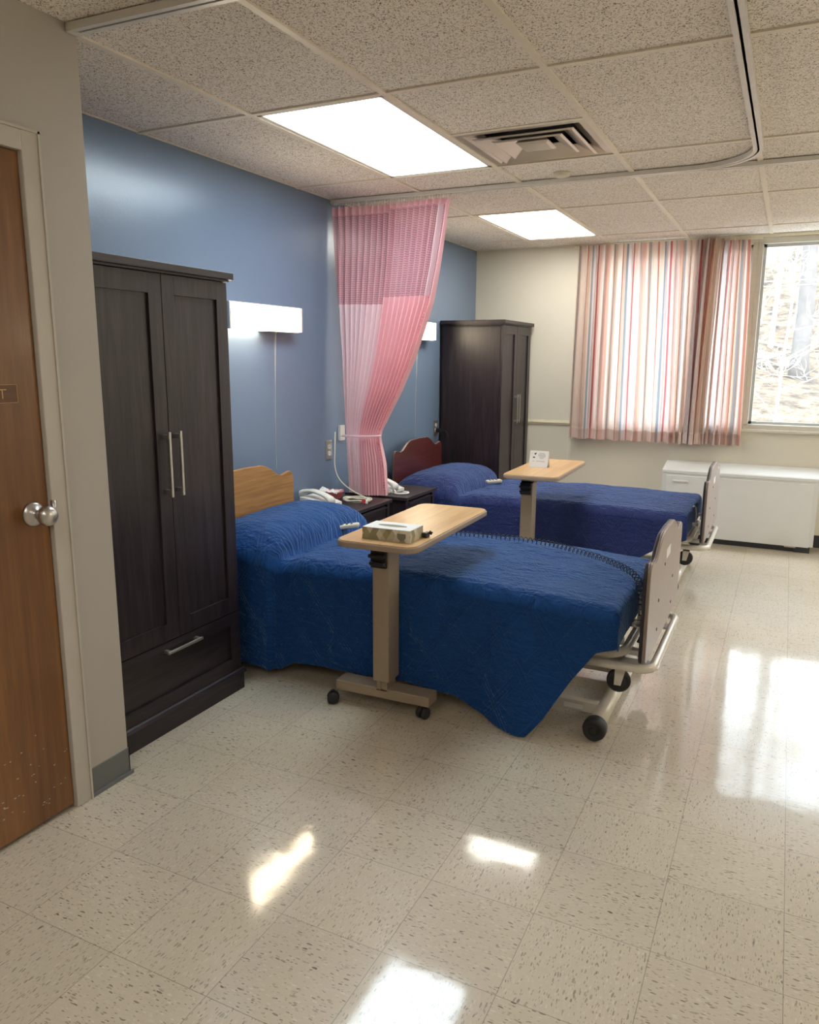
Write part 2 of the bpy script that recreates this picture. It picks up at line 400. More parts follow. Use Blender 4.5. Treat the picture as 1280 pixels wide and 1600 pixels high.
def smoothpath(pts, n=8):
    pts = [Vector(p) for p in pts]; out = []
    for i in range(len(pts) - 1):
        p0 = pts[max(i - 1, 0)]; p1 = pts[i]; p2 = pts[i + 1]; p3 = pts[min(i + 2, len(pts) - 1)]
        for k in range(n):
            t = k / n; out.append(.5 * ((2 * p1) + (p2 - p0) * t + (2 * p0 - 5 * p1 + 4 * p2 - p3) * t * t + (3 * p1 - p0 - 3 * p2 + p3) * t ** 3))
    out.append(pts[-1]); return out
def lerp(a, b, t): return a + (b - a) * t
def interp(x, pts):
    if x <= pts[0][0]: return pts[0][1]
    for (a, b), (c, d) in zip(pts, pts[1:]):
        if x <= c: return b + (d - b) * (x - a) / (c - a)
    return pts[-1][1]
def sstep(a, b, x):
    t = max(0, min(1, (x - a) / (b - a))); return t * t * (3 - 2 * t)

# ================================================================== STRUCTURE
struct(MB().box((-.3, YB - .1, -.06), (XR + .1, YW + .15, 0)).build('floor', M['floor']))
# ceiling tiles with openings for light fittings and the vent
LIGHTS = [(1, 0, 'panel', 0), (1, 2, 'panel2', 0), (2, -3, 'fillpanel', 1), (7, 0, 'fillpanel', 1), (7, 2, 'fillpanel', 1), (5, -3, 'fillpanel', 1)]  # last four are unseen panels, added to even out the room light
cells = {(i, j) for i, j, _, _ in LIGHTS}
cm = MB()
for i in range(0, 9):
    for j in range(-5, 4):
        x0, x1 = GX + .6096 * i, GX + .6096 * (i + 1); y0, y1 = GY + 1.2192 * j, GY + 1.2192 * (j + 1)
        y1 = min(y1, YW); y0 = max(y0, YB); x1 = min(x1, XR)
        if (i, j) in cells or y1 <= y0 or x1 <= x0: continue
        if (i, j) == (2, 0): y1 = GY + .6096
        if (i, j) == (2, 1): pass
        cm.box((x0, y0, ZC), (x1, y1, ZC + .02))
ceil = struct(cm.build('ceiling', M['ceiling'], origin=(0, 0, ZC)))
gm_ = MB(); h = .0125
for i in range(1, 9):
    x = GX + .6096 * i
    if x < XR: gm_.box((x - h, YB, ZC - .007), (x + h, YW, ZC + .03))
for j in range(-4, 4):
    y = GY + 1.2192 * j; gm_.box((XW, y - h, ZC - .0065), (XR, y + h, ZC + .03))
gm_.box((GX + 1.2192, GY + .6096 - h, ZC - .0035), (GX + 1.8288, GY + .6096 + h, ZC + .03))
gm_.box((XW, YW - .022, ZC - .004), (XR, YW, ZC + .02)); gm_.box((XW, YB, ZC - .003), (XW + .012, YW, ZC + .02))
gr = gm_.build('ceiling_grid', M['grid']); gr.parent = ceil; gr.location = (0, 0, -ZC)
struct(MB().box((-.3, YB - .1, ZC + .25), (XR + .1, YW + .15, ZC + .35)).build('trim_7', M['void']))   # slab above the tiles
# walls
struct(MB().box((XW - .15, CY, 0), (XW, YW + .15, ZC + .25)).build('wall_left', M['blue']))
wm = MB(); T_ = .15
wm.box((XW, YW, 0), (WX0, YW + T_, ZC + .25)); wm.box((WX1, YW, 0), (XR + .1, YW + T_, ZC + .25))
wm.box((WX0, YW, 0), (WX1, YW + T_, WZ0)); wm.box((WX0, YW, WZ1), (WX1, YW + T_, ZC + .25))
struct(wm.build('wall_window', M['cream']))
struct(MB().box((XR, YB - .1, 0), (XR + .1, YW + .15, ZC + .25)).build('wall_right', M['cream']))
struct(MB().box((-.3, YB - .1, 0), (XR + .1, YB, ZC + .25)).build('wall_rear', M['cream']))
# closet block wall with door opening: y 0.70..1.60, z 0..2.04
D0, D1, DZ = .70, 1.603, 2.042
cw = MB().box((CX - .12, D1, 0), (CX, CY, ZC)).box((CX - .12, YB, 0), (CX, D0, ZC)).box((CX - .12, D0, DZ), (CX, D1, ZC)).box((XW - .15, CY - .1, 0), (CX - .12, CY, ZC)).box((XW - .15, YB, 0), (XW - .05, CY - .1, ZC))
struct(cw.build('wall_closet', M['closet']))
# door casing (trim_1)
tr = MB(); cx1 = CX + .012
tr.box((CX - .02, D1 - .002, 0), (cx1, D1 + .055, DZ + .055), bev=.003); tr.box((CX - .02, D0 - .055, 0), (cx1, D0 + .002, DZ + .055), bev=.003)
tr.box((CX - .02, D0, DZ - .002), (cx1, D1, DZ + .055), bev=.003)
tr.box((CX + .006, D1 + .053, 0), (CX + .016, D1 + .060, DZ + .06)); tr.box((CX + .006, D0 - .06, DZ + .053), (CX + .016, D1 + .060, DZ + .06))
struct(tr.build('trim_1', M['trim']))
dr = struct(MB().box((CX - .045, D0 + .003, .012), (CX - .004, D1 - .004, DZ - .004), bev=.002).build('door_1', M['doorwood'])); dr['label'] = 'varnished brown wooden door with scuffed lower half'
ky, kz = 1.545, 1.005
kb = MB().lathe([(0, 0), (.038, 0), (.037, .006), (.030, .012), (.014, .016), (.012, .035), (.018, .040), (.028, .050), (.0305, .062), (.028, .074), (.018, .082), (0, .084)], (CX - .004, ky, kz), 'x', 36)
tag(kb.build('door_knob', M['nickel'], dr), 'round brushed metal door knob')
tag(MB().box((CX + .004, D1 - .003, .985), (CX + .018, D1 + .014, 1.04), bev=.002).cyl((CX + .014, D1 + .002, .987), (CX + .014, D1 + .002, 1.038), .006, n=12).build('strike_plate', M['nickel'], dr), 'worn metal strike plate')
sg = MB().box((CX - .004, 1.37, 1.338), (CX - .0015, 1.529, 1.394)).build('door_sign', M['signwood'], dr); sg['label'] = 'engraved wooden door sign ending in T'
fr = MB(); a, b, c, d = 1.372, 1.5275, 1.3395, 1.3925
for q in (((a, c), (b, c + .0012)), ((a, d - .0012), (b, d)), ((b - .0012, c), (b, d))): fr.box((CX - .0015, q[0][0], q[0][1]), (CX - .0008, q[1][0], q[1][1]))
fr.box((CX - .0015, 1.466, 1.3765), (CX - .0008, 1.492, 1.3795)); fr.box((CX - .0015, 1.4775, 1.352), (CX - .0008, 1.4805, 1.3795))
fr.build('lettering', M['gold'], sg)
# scuffs low on the door
sc = MB()
for k in range(34):
    y = random.uniform(1.33, 1.59); z = random.choice([random.uniform(.06, .22), random.uniform(.03, .35)]); l = random.uniform(.002, .007)
    sc.box((CX - .0042, y, z), (CX - .0036, y + l, z + random.uniform(.001, .003)))
for (y, z, l) in ((1.33, .40, .006), (1.338, .43, .008), (1.334, .46, .006)): sc.box((CX - .0042, y, z - .02), (CX - .0036, y + l, z + .02))
tag(sc.build('scuff_marks', M['trim'], dr), 'pale scratches')
# bases and rails
struct(MB().box((CX, D1 + .062, 0), (CX + .004, CY + .004, .10)).box((CX, D1 + .062, 0), (CX + .012, CY + .012, .012)).box((CX - .12, CY, 0), (CX + .004, CY + .004, .10)).build('baseboard_closet', M['vinylbase']))
struct(MB().box((XW, CY, 0), (XW + .006, YW, .10)).build('baseboard_left', M['vinylbase']))
struct(MB().box((XW, YW - .006, 0), (XR, YW, .10)).build('baseboard_window', M['darkbase']))
ch = MB().box((XW, YW - .012, .895), (WX0 - .02, YW, .935), bev=.003).box((XW, YW - .020, .908), (WX0 - .02, YW - .01, .924), bev=.004)
struct(ch.build('trim_2', M['railcream']))
hp = MB()
for x in (1.0, 1.9, 2.62, 3.6): hp.box((x - .004, YW - .003, .1), (x + .004, YW, .9))
struct(hp.build('trim_3', M['cream']))
# windows: frame members stand inside the opening
def window(n, x0, x1, label):
    f = MB(); y0, y1 = YW - .012, YW + .09; t = .038
    f.box((x0, y0, WZ0 - .03), (x1, y1, WZ0 + .012), bev=.004); f.box((x0, y0, WZ1 - .012), (x1, y1, WZ1 + .035), bev=.004)
    f.box((x0, y0, WZ0), (x0 + t, y1, WZ1), bev=.004); f.box((x1 - t, y0, WZ0), (x1, y1, WZ1), bev=.004)
    s_ = .022; q0, q1 = YW + .03, YW + .06
    o = struct(f.build('window_%d' % n, M['winframe'])); o['label'] = label
    f = MB()
    f.box((x0 + t, q0, WZ0 + .012), (x1 - t, q1, WZ0 + .012 + s_)); f.box((x0 + t, q0, WZ1 - .012 - s_), (x1 - t, q1, WZ1 - .012))
    f.box((x0 + t, q0, WZ0 + .012), (x0 + t + s_, q1, WZ1 - .012)); f.box((x1 - t - s_, q0, WZ0 + .012), (x1 - t, q1, WZ1 - .012))
    f.build('sash', M['aluminium'], o)
    MB().box((x0 + t, YW + .043, WZ0 + .02), (x1 - t, YW + .047, WZ1 - .02)).build('pane', M['glass'], o)
window(1, WX0, 2.44, 'painted window frame half behind the striped curtain')
window(2, 2.44, 3.67, 'wide painted window looking onto bare woods')
window(3, 3.67, WX1, 'painted window at the far right')
struct(MB().box((WX0 - .05, YW - .03, WZ1 + .035), (WX1, YW - .001, ZC - .004), bev=.003).build('trim_4', M['railcream']))
struct(MB().box((WX0, YW - .03, WZ0 - .05), (WX1, YW - .001, WZ0 - .028), bev=.004).build('trim_5', M['winframe']))

# curtain tracks on the ceiling
def track(name, path, label):
    pts = [Vector((x, y, 0)) for x, y in path]; prof = []
    w2, hh, sl_ = .022, .022, .0045
    # C-channel cross section (offset, z)
    prof = [(-w2, 0), (w2, 0), (w2, -hh), (sl_, -hh), (sl_, -hh + .003), (w2 - .003, -hh + .003), (w2 - .003, -.003), (-w2 + .003, -.003), (-w2 + .003, -hh + .003), (-sl_, -hh + .003), (-sl_, -hh), (-w2, -hh)]
    vs = []; n = len(prof)
    for i, p in enumerate(pts):
        d = (pts[min(i + 1, len(pts) - 1)] - pts[max(i - 1, 0)]).normalized(); s_ = Vector((d.y, -d.x, 0))
        for o_, z in prof: vs.append(p + s_ * o_ + Vector((0, 0, ZC - .004 + z)))
    fs = [(i * n + k, i * n + (k + 1) % n, (i + 1) * n + (k + 1) % n, (i + 1) * n + k) for i in range(len(pts) - 1) for k in range(n)]
    m = MB().add(vs, fs)
    m.box((path[0][0] - .02, path[0][1] - .022, ZC - .028), (path[0][0] + .004, path[0][1] + .022, ZC - .003)) if name == 'curtain_track' and path[0][0] < 1 else None
    return tag(m.build(name, M['trackpaint']), label, 'curtain track')
p1 = [(XW + .022, 4.335), (1.2, 4.345), (2.21, 4.35)] + arc(2.21, 4.03, .32, PI / 2, 0, 16)[1:] + [(2.53, 2.5), (2.515, 0), (2.5, -1.5)]
track('curtain_track', p1, 'white ceiling curtain track bending round from the blue wall towards the viewer')
track('curtain_track', [(2.28, 4.374), (3.2, 4.39), (XR - .02, 4.41)], 'white ceiling curtain track running on to the right from the bend')
track('curtain_track', [(CX + .025, 1.815), (1.3, 1.83), (2.3, 1.84)], 'grey ceiling curtain track ending at the closet corner')

# ================================================================== CEILING FITTINGS
for i, j, mk, hid in LIGHTS:
    x0, x1, y0, y1 = GX + .6096 * i + .014, GX + .6096 * (i + 1) - .014, GY + 1.2192 * j + .014, GY + 1.2192 * (j + 1) - .014
    lab = {'panel': 'long cool white ceiling light panel in front of the air vent', 'panel2': 'long warm white ceiling light panel nearest the window wall', 'fillpanel': 'unseen ceiling light panel added to even the room light'}[mk]
    t = thing('ceiling_light', lab, 'ceiling light', ((x0 + x1) / 2, (y0 + y1) / 2, ZC), 0, 'unseen ceiling panels added for fill' if hid else None)
    hx, hy = (x1 - x0) / 2, (y1 - y0) / 2
    f = MB()
    f.box((-hx, -hy, -.003), (hx, -hy + .02, .03)).box((-hx, hy - .02, -.003), (hx, hy, .03)).box((-hx, -hy, -.003), (-hx + .02, hy, .03)).box((hx - .02, -hy, -.003), (hx, hy, .03)).box((-hx, -hy, .03), (hx, hy, .06))
    f.build('frame', M['grid'], t)
    MB().box((-hx + .018, -hy + .018, .002), (hx - .018, hy - .018, .006)).build('diffuser', M[mk], t)
# vent diffuser
vx, vy = GX + 1.524, GY + .9144
t = thing('ceiling_vent', 'square stepped metal air vent in the ceiling beside the light', 'vent', (vx, vy, ZC))
H = .29
fr = MB()
def ring(m, ro, ri, zo, zi, th=.002):
    P = [(-1, -1), (1, -1), (1, 1), (-1, 1)]
    vs = [(a * ro, b * ro, zo) for a, b in P] + [(a * ri, b * ri, zi) for a, b in P] + [(a * ro, b * ro, zo + th) for a, b in P] + [(a * ri, b * ri, zi + th) for a, b in P]
    fs = []
    for k in range(4):
        l = (k + 1) % 4; fs += [(k, l, 4 + l, 4 + k), (8 + k, 12 + k, 12 + l, 8 + l), (k, 8 + k, 8 + l, l), (4 + k, 4 + l, 12 + l, 12 + k)]
    m.add(vs, fs)
ring(fr, H, H - .03, -.002, -.002); ring(fr, H - .03, H - .085, -.002, .030)
fr.build('frame', M['ventmetal'], t)
for ro, ri, zo, zi in ((.228, .150, -.010, .022), (.160, .085, -.010, .020)):
    q = MB(); ring(q, ro, ro - .010, zo, zo - .004); ring(q, ro - .010, ri, zo - .004, zi); q.build('louvre', M['ventmetal'], t)
q = MB(); q.box((-.062, -.062, -.012), (.062, .062, -.008), bev=.001); ring(q, .075, .062, -.004, -.012); ring(q, .075, .05, -.004, .02); q.build('centre_plate', M['ventmetal'], t)
MB().box((-.28, -.28, .07), (.28, .28, .08)).build('duct', M['void'], t)
t = tag(MB().lathe([(0, -.022), (.03, -.022), (.040, -.018), (.044, -.006), (.046, 0), (0, 0)], (0, 0, 0), 'z').build('smoke_detector', M['offwhite']), 'small round cream disc on the ceiling past the vent', 'sprinkler cap')
t.location = (1.575, 4.225, ZC)

# ================================================================== WARDROBES
def wardrobe(label, loc):
    t = thing('wardrobe', label, 'wardrobe', loc)
    D = .525; W = .375; Hh = 1.775
    # local: back at x=0, front towards +x, centre y=0
    b = MB().box((0, -W, .07), (.018, W, Hh)).box((0, -W, .07), (D, -W + .018, Hh)).box((0, W - .018, .07), (D, W, Hh)).box((0, -W, Hh - .02), (D, W, Hh)).box((0, -W, .07), (D, W, .09)).box((.02, -W + .01, .36), (D - .003, W - .01, .378))
    b.build('body', M['espresso'], t)
    cr = MB().box((0, -W - .018, Hh + .008), (D + .042, W + .018, Hh + .036), bev=.002).box((0, -W - .006, Hh), (D + .026, W + .006, Hh + .008))
    cr.build('crown', M['espressoy'], t)
    bs = MB().box((0, -W - .008, 0), (D + .026, W + .008, .078)).prism([(0, .078), (D + .036, .078), (D + .036, .084), (D + .028, .094), (D + .018, .098), (0, .098)], -W - .014, W + .014, 'y')
    bs.build('plinth', M['espressoy'], t)
    def shaker(y0, y1, z0, z1, sw, hsw=None):
        m = MB(); x0, x1 = D + .001, D + .019; hsw = hsw or sw
        m.box((x0, y0, z0), (x1, y0 + sw, z1), bev=.001).box((x0, y1 - sw, z0), (x1, y1, z1), bev=.001).box((x0, y0 + sw, z0), (x1, y1 - sw, z0 + hsw)).box((x0, y0 + sw, z1 - hsw), (x1, y1 - sw, z1))
        m.box((x0, y0 + sw, z0 + hsw), (x1 - .010, y1 - sw, z1 - hsw)); return m
    for s_ in (-1, 1):
        y0, y1 = (-W + .002, -.0015) if s_ < 0 else (.0015, W - .002)
        d = shaker(y0, y1, .372, Hh - .004, .065, .07).build('door', M['espresso'], t)
        hy = s_ * .030; hd = MB(); xx = D + .019
        for z in (.965, 1.175): hd.box((xx, hy - .006, z - .009), (xx + .032, hy + .006, z + .009), bev=.001)
        hd.box((xx + .024, hy - .0055, .945), (xx + .034, hy + .0055, 1.195), bev=.0015)
        hd.build('handle', M['nickel'], d)
    d = shaker(-W + .002, W - .002, .100, .368, .06, .055).build('drawer', M['espressoy'], t)
    hd = MB(); xx = D + .019
    for y in (-.085, .085): hd.box((xx, y - .008, .329), (xx + .03, y + .008, .341), bev=.001)
    hd.box((xx + .022, -.1, .3295), (xx + .032, .1, .3405), bev=.0015)
    hd.build('handle', M['nickel'], d)
    return t
wa = wardrobe('tall dark espresso wardrobe beside the closet wall, nearest the viewer', (XW + .004, 2.237, 0))
wb = dup(wa); wb.location = (XW + .01, 6.402, 0); wb['label'] = 'tall dark espresso wardrobe standing in the far corner by the window wall'
wb.scale = (1, 1, .985)

# ================================================================== BEDS
def board_outline(yc, hw, z0, zs, zp, r=.03):
    # yz outline: shoulders with a little rise at the ends, dip, central hump
    pts = []
    pts += [(yc - hw + r, z0)] if r else []
    right = []
    prof = [(1.0, zs - .045), (.985, zs - .022), (.95, zs - .004), (.90, zs), (.83, zs - .006), (.74, zs - .013), (.65, zs - .004), (.50, zs + (zp - zs) * .52), (.35, zs + (zp - zs) * .90), (.2, zp - .003), (0, zp)]
    # densify
    P3 = smoothpath([(a, b, 0) for a, b in prof], 5)
    right = [(yc + hw * p.x, p.y) for p in P3]
    left = [(yc - hw * p.x, p.y) for p in reversed(P3[:-1])]
    bot = arc(yc - hw + r, z0 + r, r, PI, 1.5 * PI, 5) + arc(yc + hw - r, z0 + r, r, 1.5 * PI, 2 * PI, 5)
    return bot + right + left
def inset(poly, d):
    n = len(poly); out = []
    for i in range(n):
        a, b, c = Vector(poly[i - 1]), Vector(poly[i]), Vector(poly[(i + 1) % n])
        e1 = (b - a); e2 = (c - b)
        if e1.length < 1e-6 or e2.length < 1e-6: out.append(tuple(b)); continue
        e1.normalize(); e2.normalize(); nn = Vector((-(e1.y + e2.y), e1.x + e2.x))
        if nn.length < 1e-6: out.append(tuple(b)); continue
        nn.normalize(); out.append((b.x + nn.x * d, b.y + nn.y * d))
    return out
def bed(label, yc, headmat, hz, hp, hw_head, head_label):
    t = thing('hospital_bed', label, 'bed', (0, yc, 0)); 
    # all geometry local with y relative to yc
    o = board_outline(0, hw_head, .30, hz, hp)
    hb = MB().prism(inset(o, .004), .182, .202, 'x').build('headboard', M[headmat], t); hb['label'] = head_label
    MB().prism(o, .184, .200, 'x', .003).build('edge_moulding', M['boardedge'] if headmat == 'cherry' else M[headmat], hb)
    o = board_outline(0, .455, .355, .742, .806)
    fb = MB().prism(inset(o, .004), 2.352, 2.364, 'x').build('footboard', M['boardgrey'], t); fb['label'] = 'mauve grey footboard seen from its back'
    MB().prism(o, 2.338, 2.350, 'x', .003).build('inner_face', M['boarddark'], fb)  # dark bed side carried over the edge, its colour standing for shade there
    MB().prism(o, 2.350, 2.361, 'x', .003).build('edge_moulding', M['boardedge'], fb)
    for y, z in ((-.20, .42), (-.20, .54), (.20, .42), (.20, .54), (-.08, .66)): MB().cyl((2.3635, y, z), (2.3655, y, z), .007, n=12).build('bolt_hole', M['void'], fb)
    tag(MB().box((2.364, -.055, .675), (2.3652, .06, .715)).build('sticker', M['paper'], fb), 'white maker sticker')
    MB().box((.24, -.44, .40), (2.225, .44, .495), bev=.04).build('mattress', M['mattress'], t)
    # deck frame
    f = MB(); zf = .325
    f.tube([(.22, s_ * 0 - .34, zf) for s_ in (0,)] + [(2.05, -.34, zf)], .016, 10)
    f.tube([(.22, .34, zf), (2.05, .34, zf)], .016, 10)
    for x in (.3, .9, 1.5, 2.0): f.box((x - .02, -.33, zf - .015), (x + .02, .33, zf + .02))
    f.box((.22, -.42, .36), (2.18, .42, .385))
    f.build('frame', M['bedmetal'], t)
    # foot end upper rail: runs along the side, bends round the end of the bed
    def bend(xe, y, z, r, x0, n=8):
        p = [(x0, -y, z)] + [(a, b, z) for a, b in arc(xe - r, -y + r, r, -PI / 2, 0, n)] + [(a, b, z) for a, b in arc(xe - r, y - r, r, 0, PI / 2, n)] + [(x0, y, z)]
        return p
    MB().tube(bend(2.262, .335, .338, .09, 1.75), .020, 12).build('end_rail', M['bedmetal'], t)
    MB().tube(bend(2.378, .365, .306, .06, 2.05), .017, 12).build('bumper_rail', M['bedmetal'], t)
    for s_ in (-1, 1):
        br = MB()
        br.box((2.24, s_ * .22 - .02, .31), (2.345, s_ * .22 + .02, .33)); br.box((2.325, s_ * .22 - .02, .30), (2.341, s_ * .22 + .02, .55))
        br.box((2.05, s_ * .25 - .03, .28), (2.39, s_ * .25 + .03, .29))
        br.cyl((2.22, s_ * .26, .35), (2.22, s_ * .26, .43), .012, n=12); br.cyl((2.24, s_ * .18, .42), (2.30, s_ * .18, .42), .012, n=12)
        br.box((2.19, s_ * .26 - .018, .36), (2.25, s_ * .26 + .018, .385))
        br.build('board_bracket', M['steel'], t)
    wl = smoothpath([(2.215, -.31, .375), (2.245, -.30, .40), (2.235, -.27, .44), (2.245, -.10, .505), (2.262, -.04, .51), (2.272, -.05, .46), (2.27, -.06, .39)], 6)
    MB().tube(wl, .0055, 8).build('mattress_retainer', M['bedmetal'], t)
    # raised transport casters under the foot rail
    for s_ in (-1, 1):
        cx_, cy_, cz_ = 2.245, s_ * .29, .216
        w_ = MB().lathe([(.010, -.017), (.030, -.017), (.034, -.013), (.036, -.014), (.046, -.012), (.048, 0), (.046, .012), (.036, .014), (.034, .013), (.030, .017), (.010, .017)], (cx_, cy_, cz_), 'y', 28)
        w_.cyl((cx_, cy_ - .014, cz_), (cx_, cy_ + .014, cz_), .03, n=20)
        ca = w_.build('caster', M['blackrub'], t)
        fk = MB().prism([(cx_ - .013, cz_ - .012), (cx_ + .013, cz_ - .012), (cx_ + .030, cz_ + .06), (cx_ - .012, cz_ + .06)], cy_ - .027, cy_ - .023, 'y').prism([(cx_ - .013, cz_ - .012), (cx_ + .013, cz_ - .012), (cx_ + .030, cz_ + .06), (cx_ - .012, cz_ + .06)], cy_ + .023, cy_ + .027, 'y')
        fk.box((cx_ - .012, cy_ - .027, cz_ + .052), (cx_ + .03, cy_ + .027, cz_ + .06)).cyl((cx_, cy_ - .031, cz_), (cx_, cy_ + .031, cz_), .007, n=12)
        fk.build('fork', M['bedmetal'], ca)
    # floor bases with end rollers at foot and head
    for x in (2.185, .45):
        b = MB().cyl((x, -.385, .052), (x, .385, .052), .033, n=24); bs = b.build('base_tube', M['bedmetal'], t)
        for s_ in (-1, 1):
            q = MB().lathe([(.0, s_ * .030), (.012, s_ * .030), (.013, s_ * .026), (.030, s_ * .026), (.033, s_ * .030), (.042, s_ * .026), (.047, s_ * .012), (.047, -s_ * .02), (.040, -s_ * .028), (.0, -s_ * .028)], (x, s_ * .408, .0475), 'y', 32)
            q.build('roller', M['blackrub'], bs)
            MB().cyl((x, s_ * .4375, .0475), (x, s_ * .4400, .0475), .016, .013, 24).build('hub_cap', M['black'], bs)
    for s_ in (-1, 1): MB().box((.45, s_ * .23 - .02, .03), (2.185, s_ * .23 + .02, .075), bev=.004).build('base_rail', M['bedmetal'], t)
    tag(MB().box((2.02, -.2515, .040), (2.10, -.2502, .060)).build('maker_sticker', M['paper'], t), 'small pale printed sticker')
    for s_ in (-1, 1):
        for (x0, z0, x1, z1) in ((1.55, .08, 2.12, .30), (1.0, .08, .45, .30)):
            d_ = Vector((x1 - x0, 0, z1 - z0)); a_ = math.atan2(d_.z, d_.x)
            mt = Matrix.Translation((x0, s_ * .29, z0)) @ Matrix.Rotation(-a_, 4, 'Y')
            MB().box((0, -.012, -.022), (d_.length, .012, .022), mt, .003).build('lift_arm', M['bedmetal'], t)
    return t
bed('blue covered hospital bed nearest the viewer, with a honey oak headboard', 3.25, 'oak', .832, .898, .44, 'honey oak headboard with wavy top')
bed('blue covered hospital bed by the window, with a dark cherry headboard', 5.41, 'cherry', .805, .868, .435, 'dark cherry red headboard with wavy top')

def spread(label, yc, hw, ztop, hemn, mat, flare, seed, zfoot):
    x0, x1 = .225, 2.262; r = .055
    rs = random.Random(seed)
    LU = []   # stations along the bed: (x, extra drop s)
    nx = 300; nend = 16
    st = [(lerp(x0, x1 - .04, i / nx), 0.0, 0.0) for i in range(nx + 1)]
    for k in range(1, nend + 1):
        s_ = k / nend
        if s_ < .4: a_ = s_ / .4 * PI / 2; st.append((x1 - .04 + .04 * math.sin(a_), .04 * (1 - math.cos(a_)), .0))
        else: st.append((x1, .04 + (s_ - .4) / .6 * .10, 0.0))
    NS, NT, NF = 70, 110, 20
    vs = []; uv = []
    def pill(x, t):
        a = (x - .455) / .245
        if abs(a) >= 1: return 0.0
        return (1 - abs(a) ** (2.6 if a < 0 else 3.6)) ** .5 * .125 * (1 - .25 * abs(t) ** 3)
    for (x, drop, _) in st:
        zt = ztop + interp(x, [(0.7, 0), (1.6, .012), (2.26, zfoot)]) - .022 * sstep(.695, .705, x) * (1 - sstep(.71, .82, x))
        hz = hemn(x)
        hb_ = 0.14
        ph = pill(x, 0.0)
        out = .045 * (1 - sstep(.688, .70, x))     # pillow part of the cover lies over the rest
        rr = r + ph * .45
        top_side = zt + ph * .70 - rr
        for j in range(NS + NT + NF + 1):
            if j <= NS:      # near side from hem up
                t = j / NS; z = lerp(hz, top_side, t)
                depth = (top_side - z)
                y = yc - hw - out - flare(x, z, depth)
                pos = Vector((x, y, z)); vv = -(hw) - depth
                if z > ztop - drop and drop > 0: pos.z = ztop - drop
                amp = min(1, depth * 5)
                f = noise.noise(Vector((x * 9 + seed, z * 1.6, 3.1))) * .010 * amp + noise.noise(Vector((x * 22, z * 7, seed))) * .004
                f += math.sin(x * 16 + z * 5 + seed) * .005 * amp
                pos.y -= f
                pos.x += noise.noise(Vector((x * 4, z * 6, 8))) * .006 * amp * (0 if drop > 0 else 1)
            elif j <= NS + NT:
                t = (j - NS) / NT; yy = lerp(-1, 1, t)
                # rounded shoulder
                dd = (1 - abs(yy)) * hw
                if dd < rr: c = 1 - (1 - dd / rr) ** 2; z = top_side if yy < 0 else top_side; z = z + rr * math.sqrt(max(0, c))
                else: z = top_side + rr
                z += (pill(x, yy) - ph * .70) * min(1, dd / max(rr, .01)) ** .5 if ph > 0 else 0
                y = yc + yy * (hw + out * (1 if yy < 0 else .3) * (abs(yy) ** 6))
                if yy <= -1 + 1e-6: y = yc - hw - out - flare(x, top_side, 0)
                f = noise.noise(Vector((x * 5 + seed, yy * 2.2, 1))) * .008 + noise.noise(Vector((x * 13, yy * 9, seed))) * .004 + noise.noise(Vector((x * 30, yy * 16, seed + 5))) * .0016
                pos = Vector((x, y, z + f * min(1, dd * 12) - drop)); vv = yy * hw
            else:
                t = (j - NS - NT) / NF; z = lerp(top_side, hb_ if x < 2.0 else lerp(hb_, .40, (x - 2.0) / .26), t)
                pos = Vector((x, yc + hw + .01 * t + out * .3, min(z, ztop - drop) if drop > 0 else z)); vv = hw + (top_side - z)
            vs.append(pos); uv.append((x + drop, vv))
    W_ = NS + NT + NF + 1; fs = [(i * W_ + j, (i + 1) * W_ + j, (i + 1) * W_ + j + 1, i * W_ + j + 1) for i in range(len(st) - 1) for j in range(W_ - 1)]
    m = MB().add(vs, fs, True, None, [[uv[k] for k in f] for f in fs])
    o = m.build('bedspread', mat, origin=(1.2, yc, 0.0))
    sd = o.modifiers.new('cloth', 'SOLIDIFY'); sd.thickness = .006; sd.offset = -1
    return tag(o, label, 'bedspread')
hem1 = lambda x: interp(x, [(.2, .055), (.63, .05), (.72, .035), (.8, .085), (1.4, .10), (1.62, .085), (1.80, .018), (1.90, .010), (1.94, .012), (2.00, .09), (2.10, .26), (2.18, .375), (2.265, .405)])
def fl1(x, z, d):
    k = sstep(1.6, 1.93, x) * (1 - sstep(1.98, 2.2, x)); return .012 + .03 * min(1, d * 1.2) * (1 - k) * .4 + k * .085 * (max(0, d) / .5) ** 1.2
spread('royal blue quilted bedspread on the near bed, its corner trailing to the floor', 3.25, .44, .575, hem1, M['quilt1'], fl1, 1.7, -.02)
hem2 = lambda x: interp(x, [(.2, .08), (.7, .08), (1.4, .12), (1.9, .17), (2.1, .30), (2.265, .37)])
spread('indigo blue quilted bedspread on the bed by the window', 5.41, .44, .535, hem2, M['quilt2'], lambda x, z, d: .015 + .03 * d, 6.3, -.005)

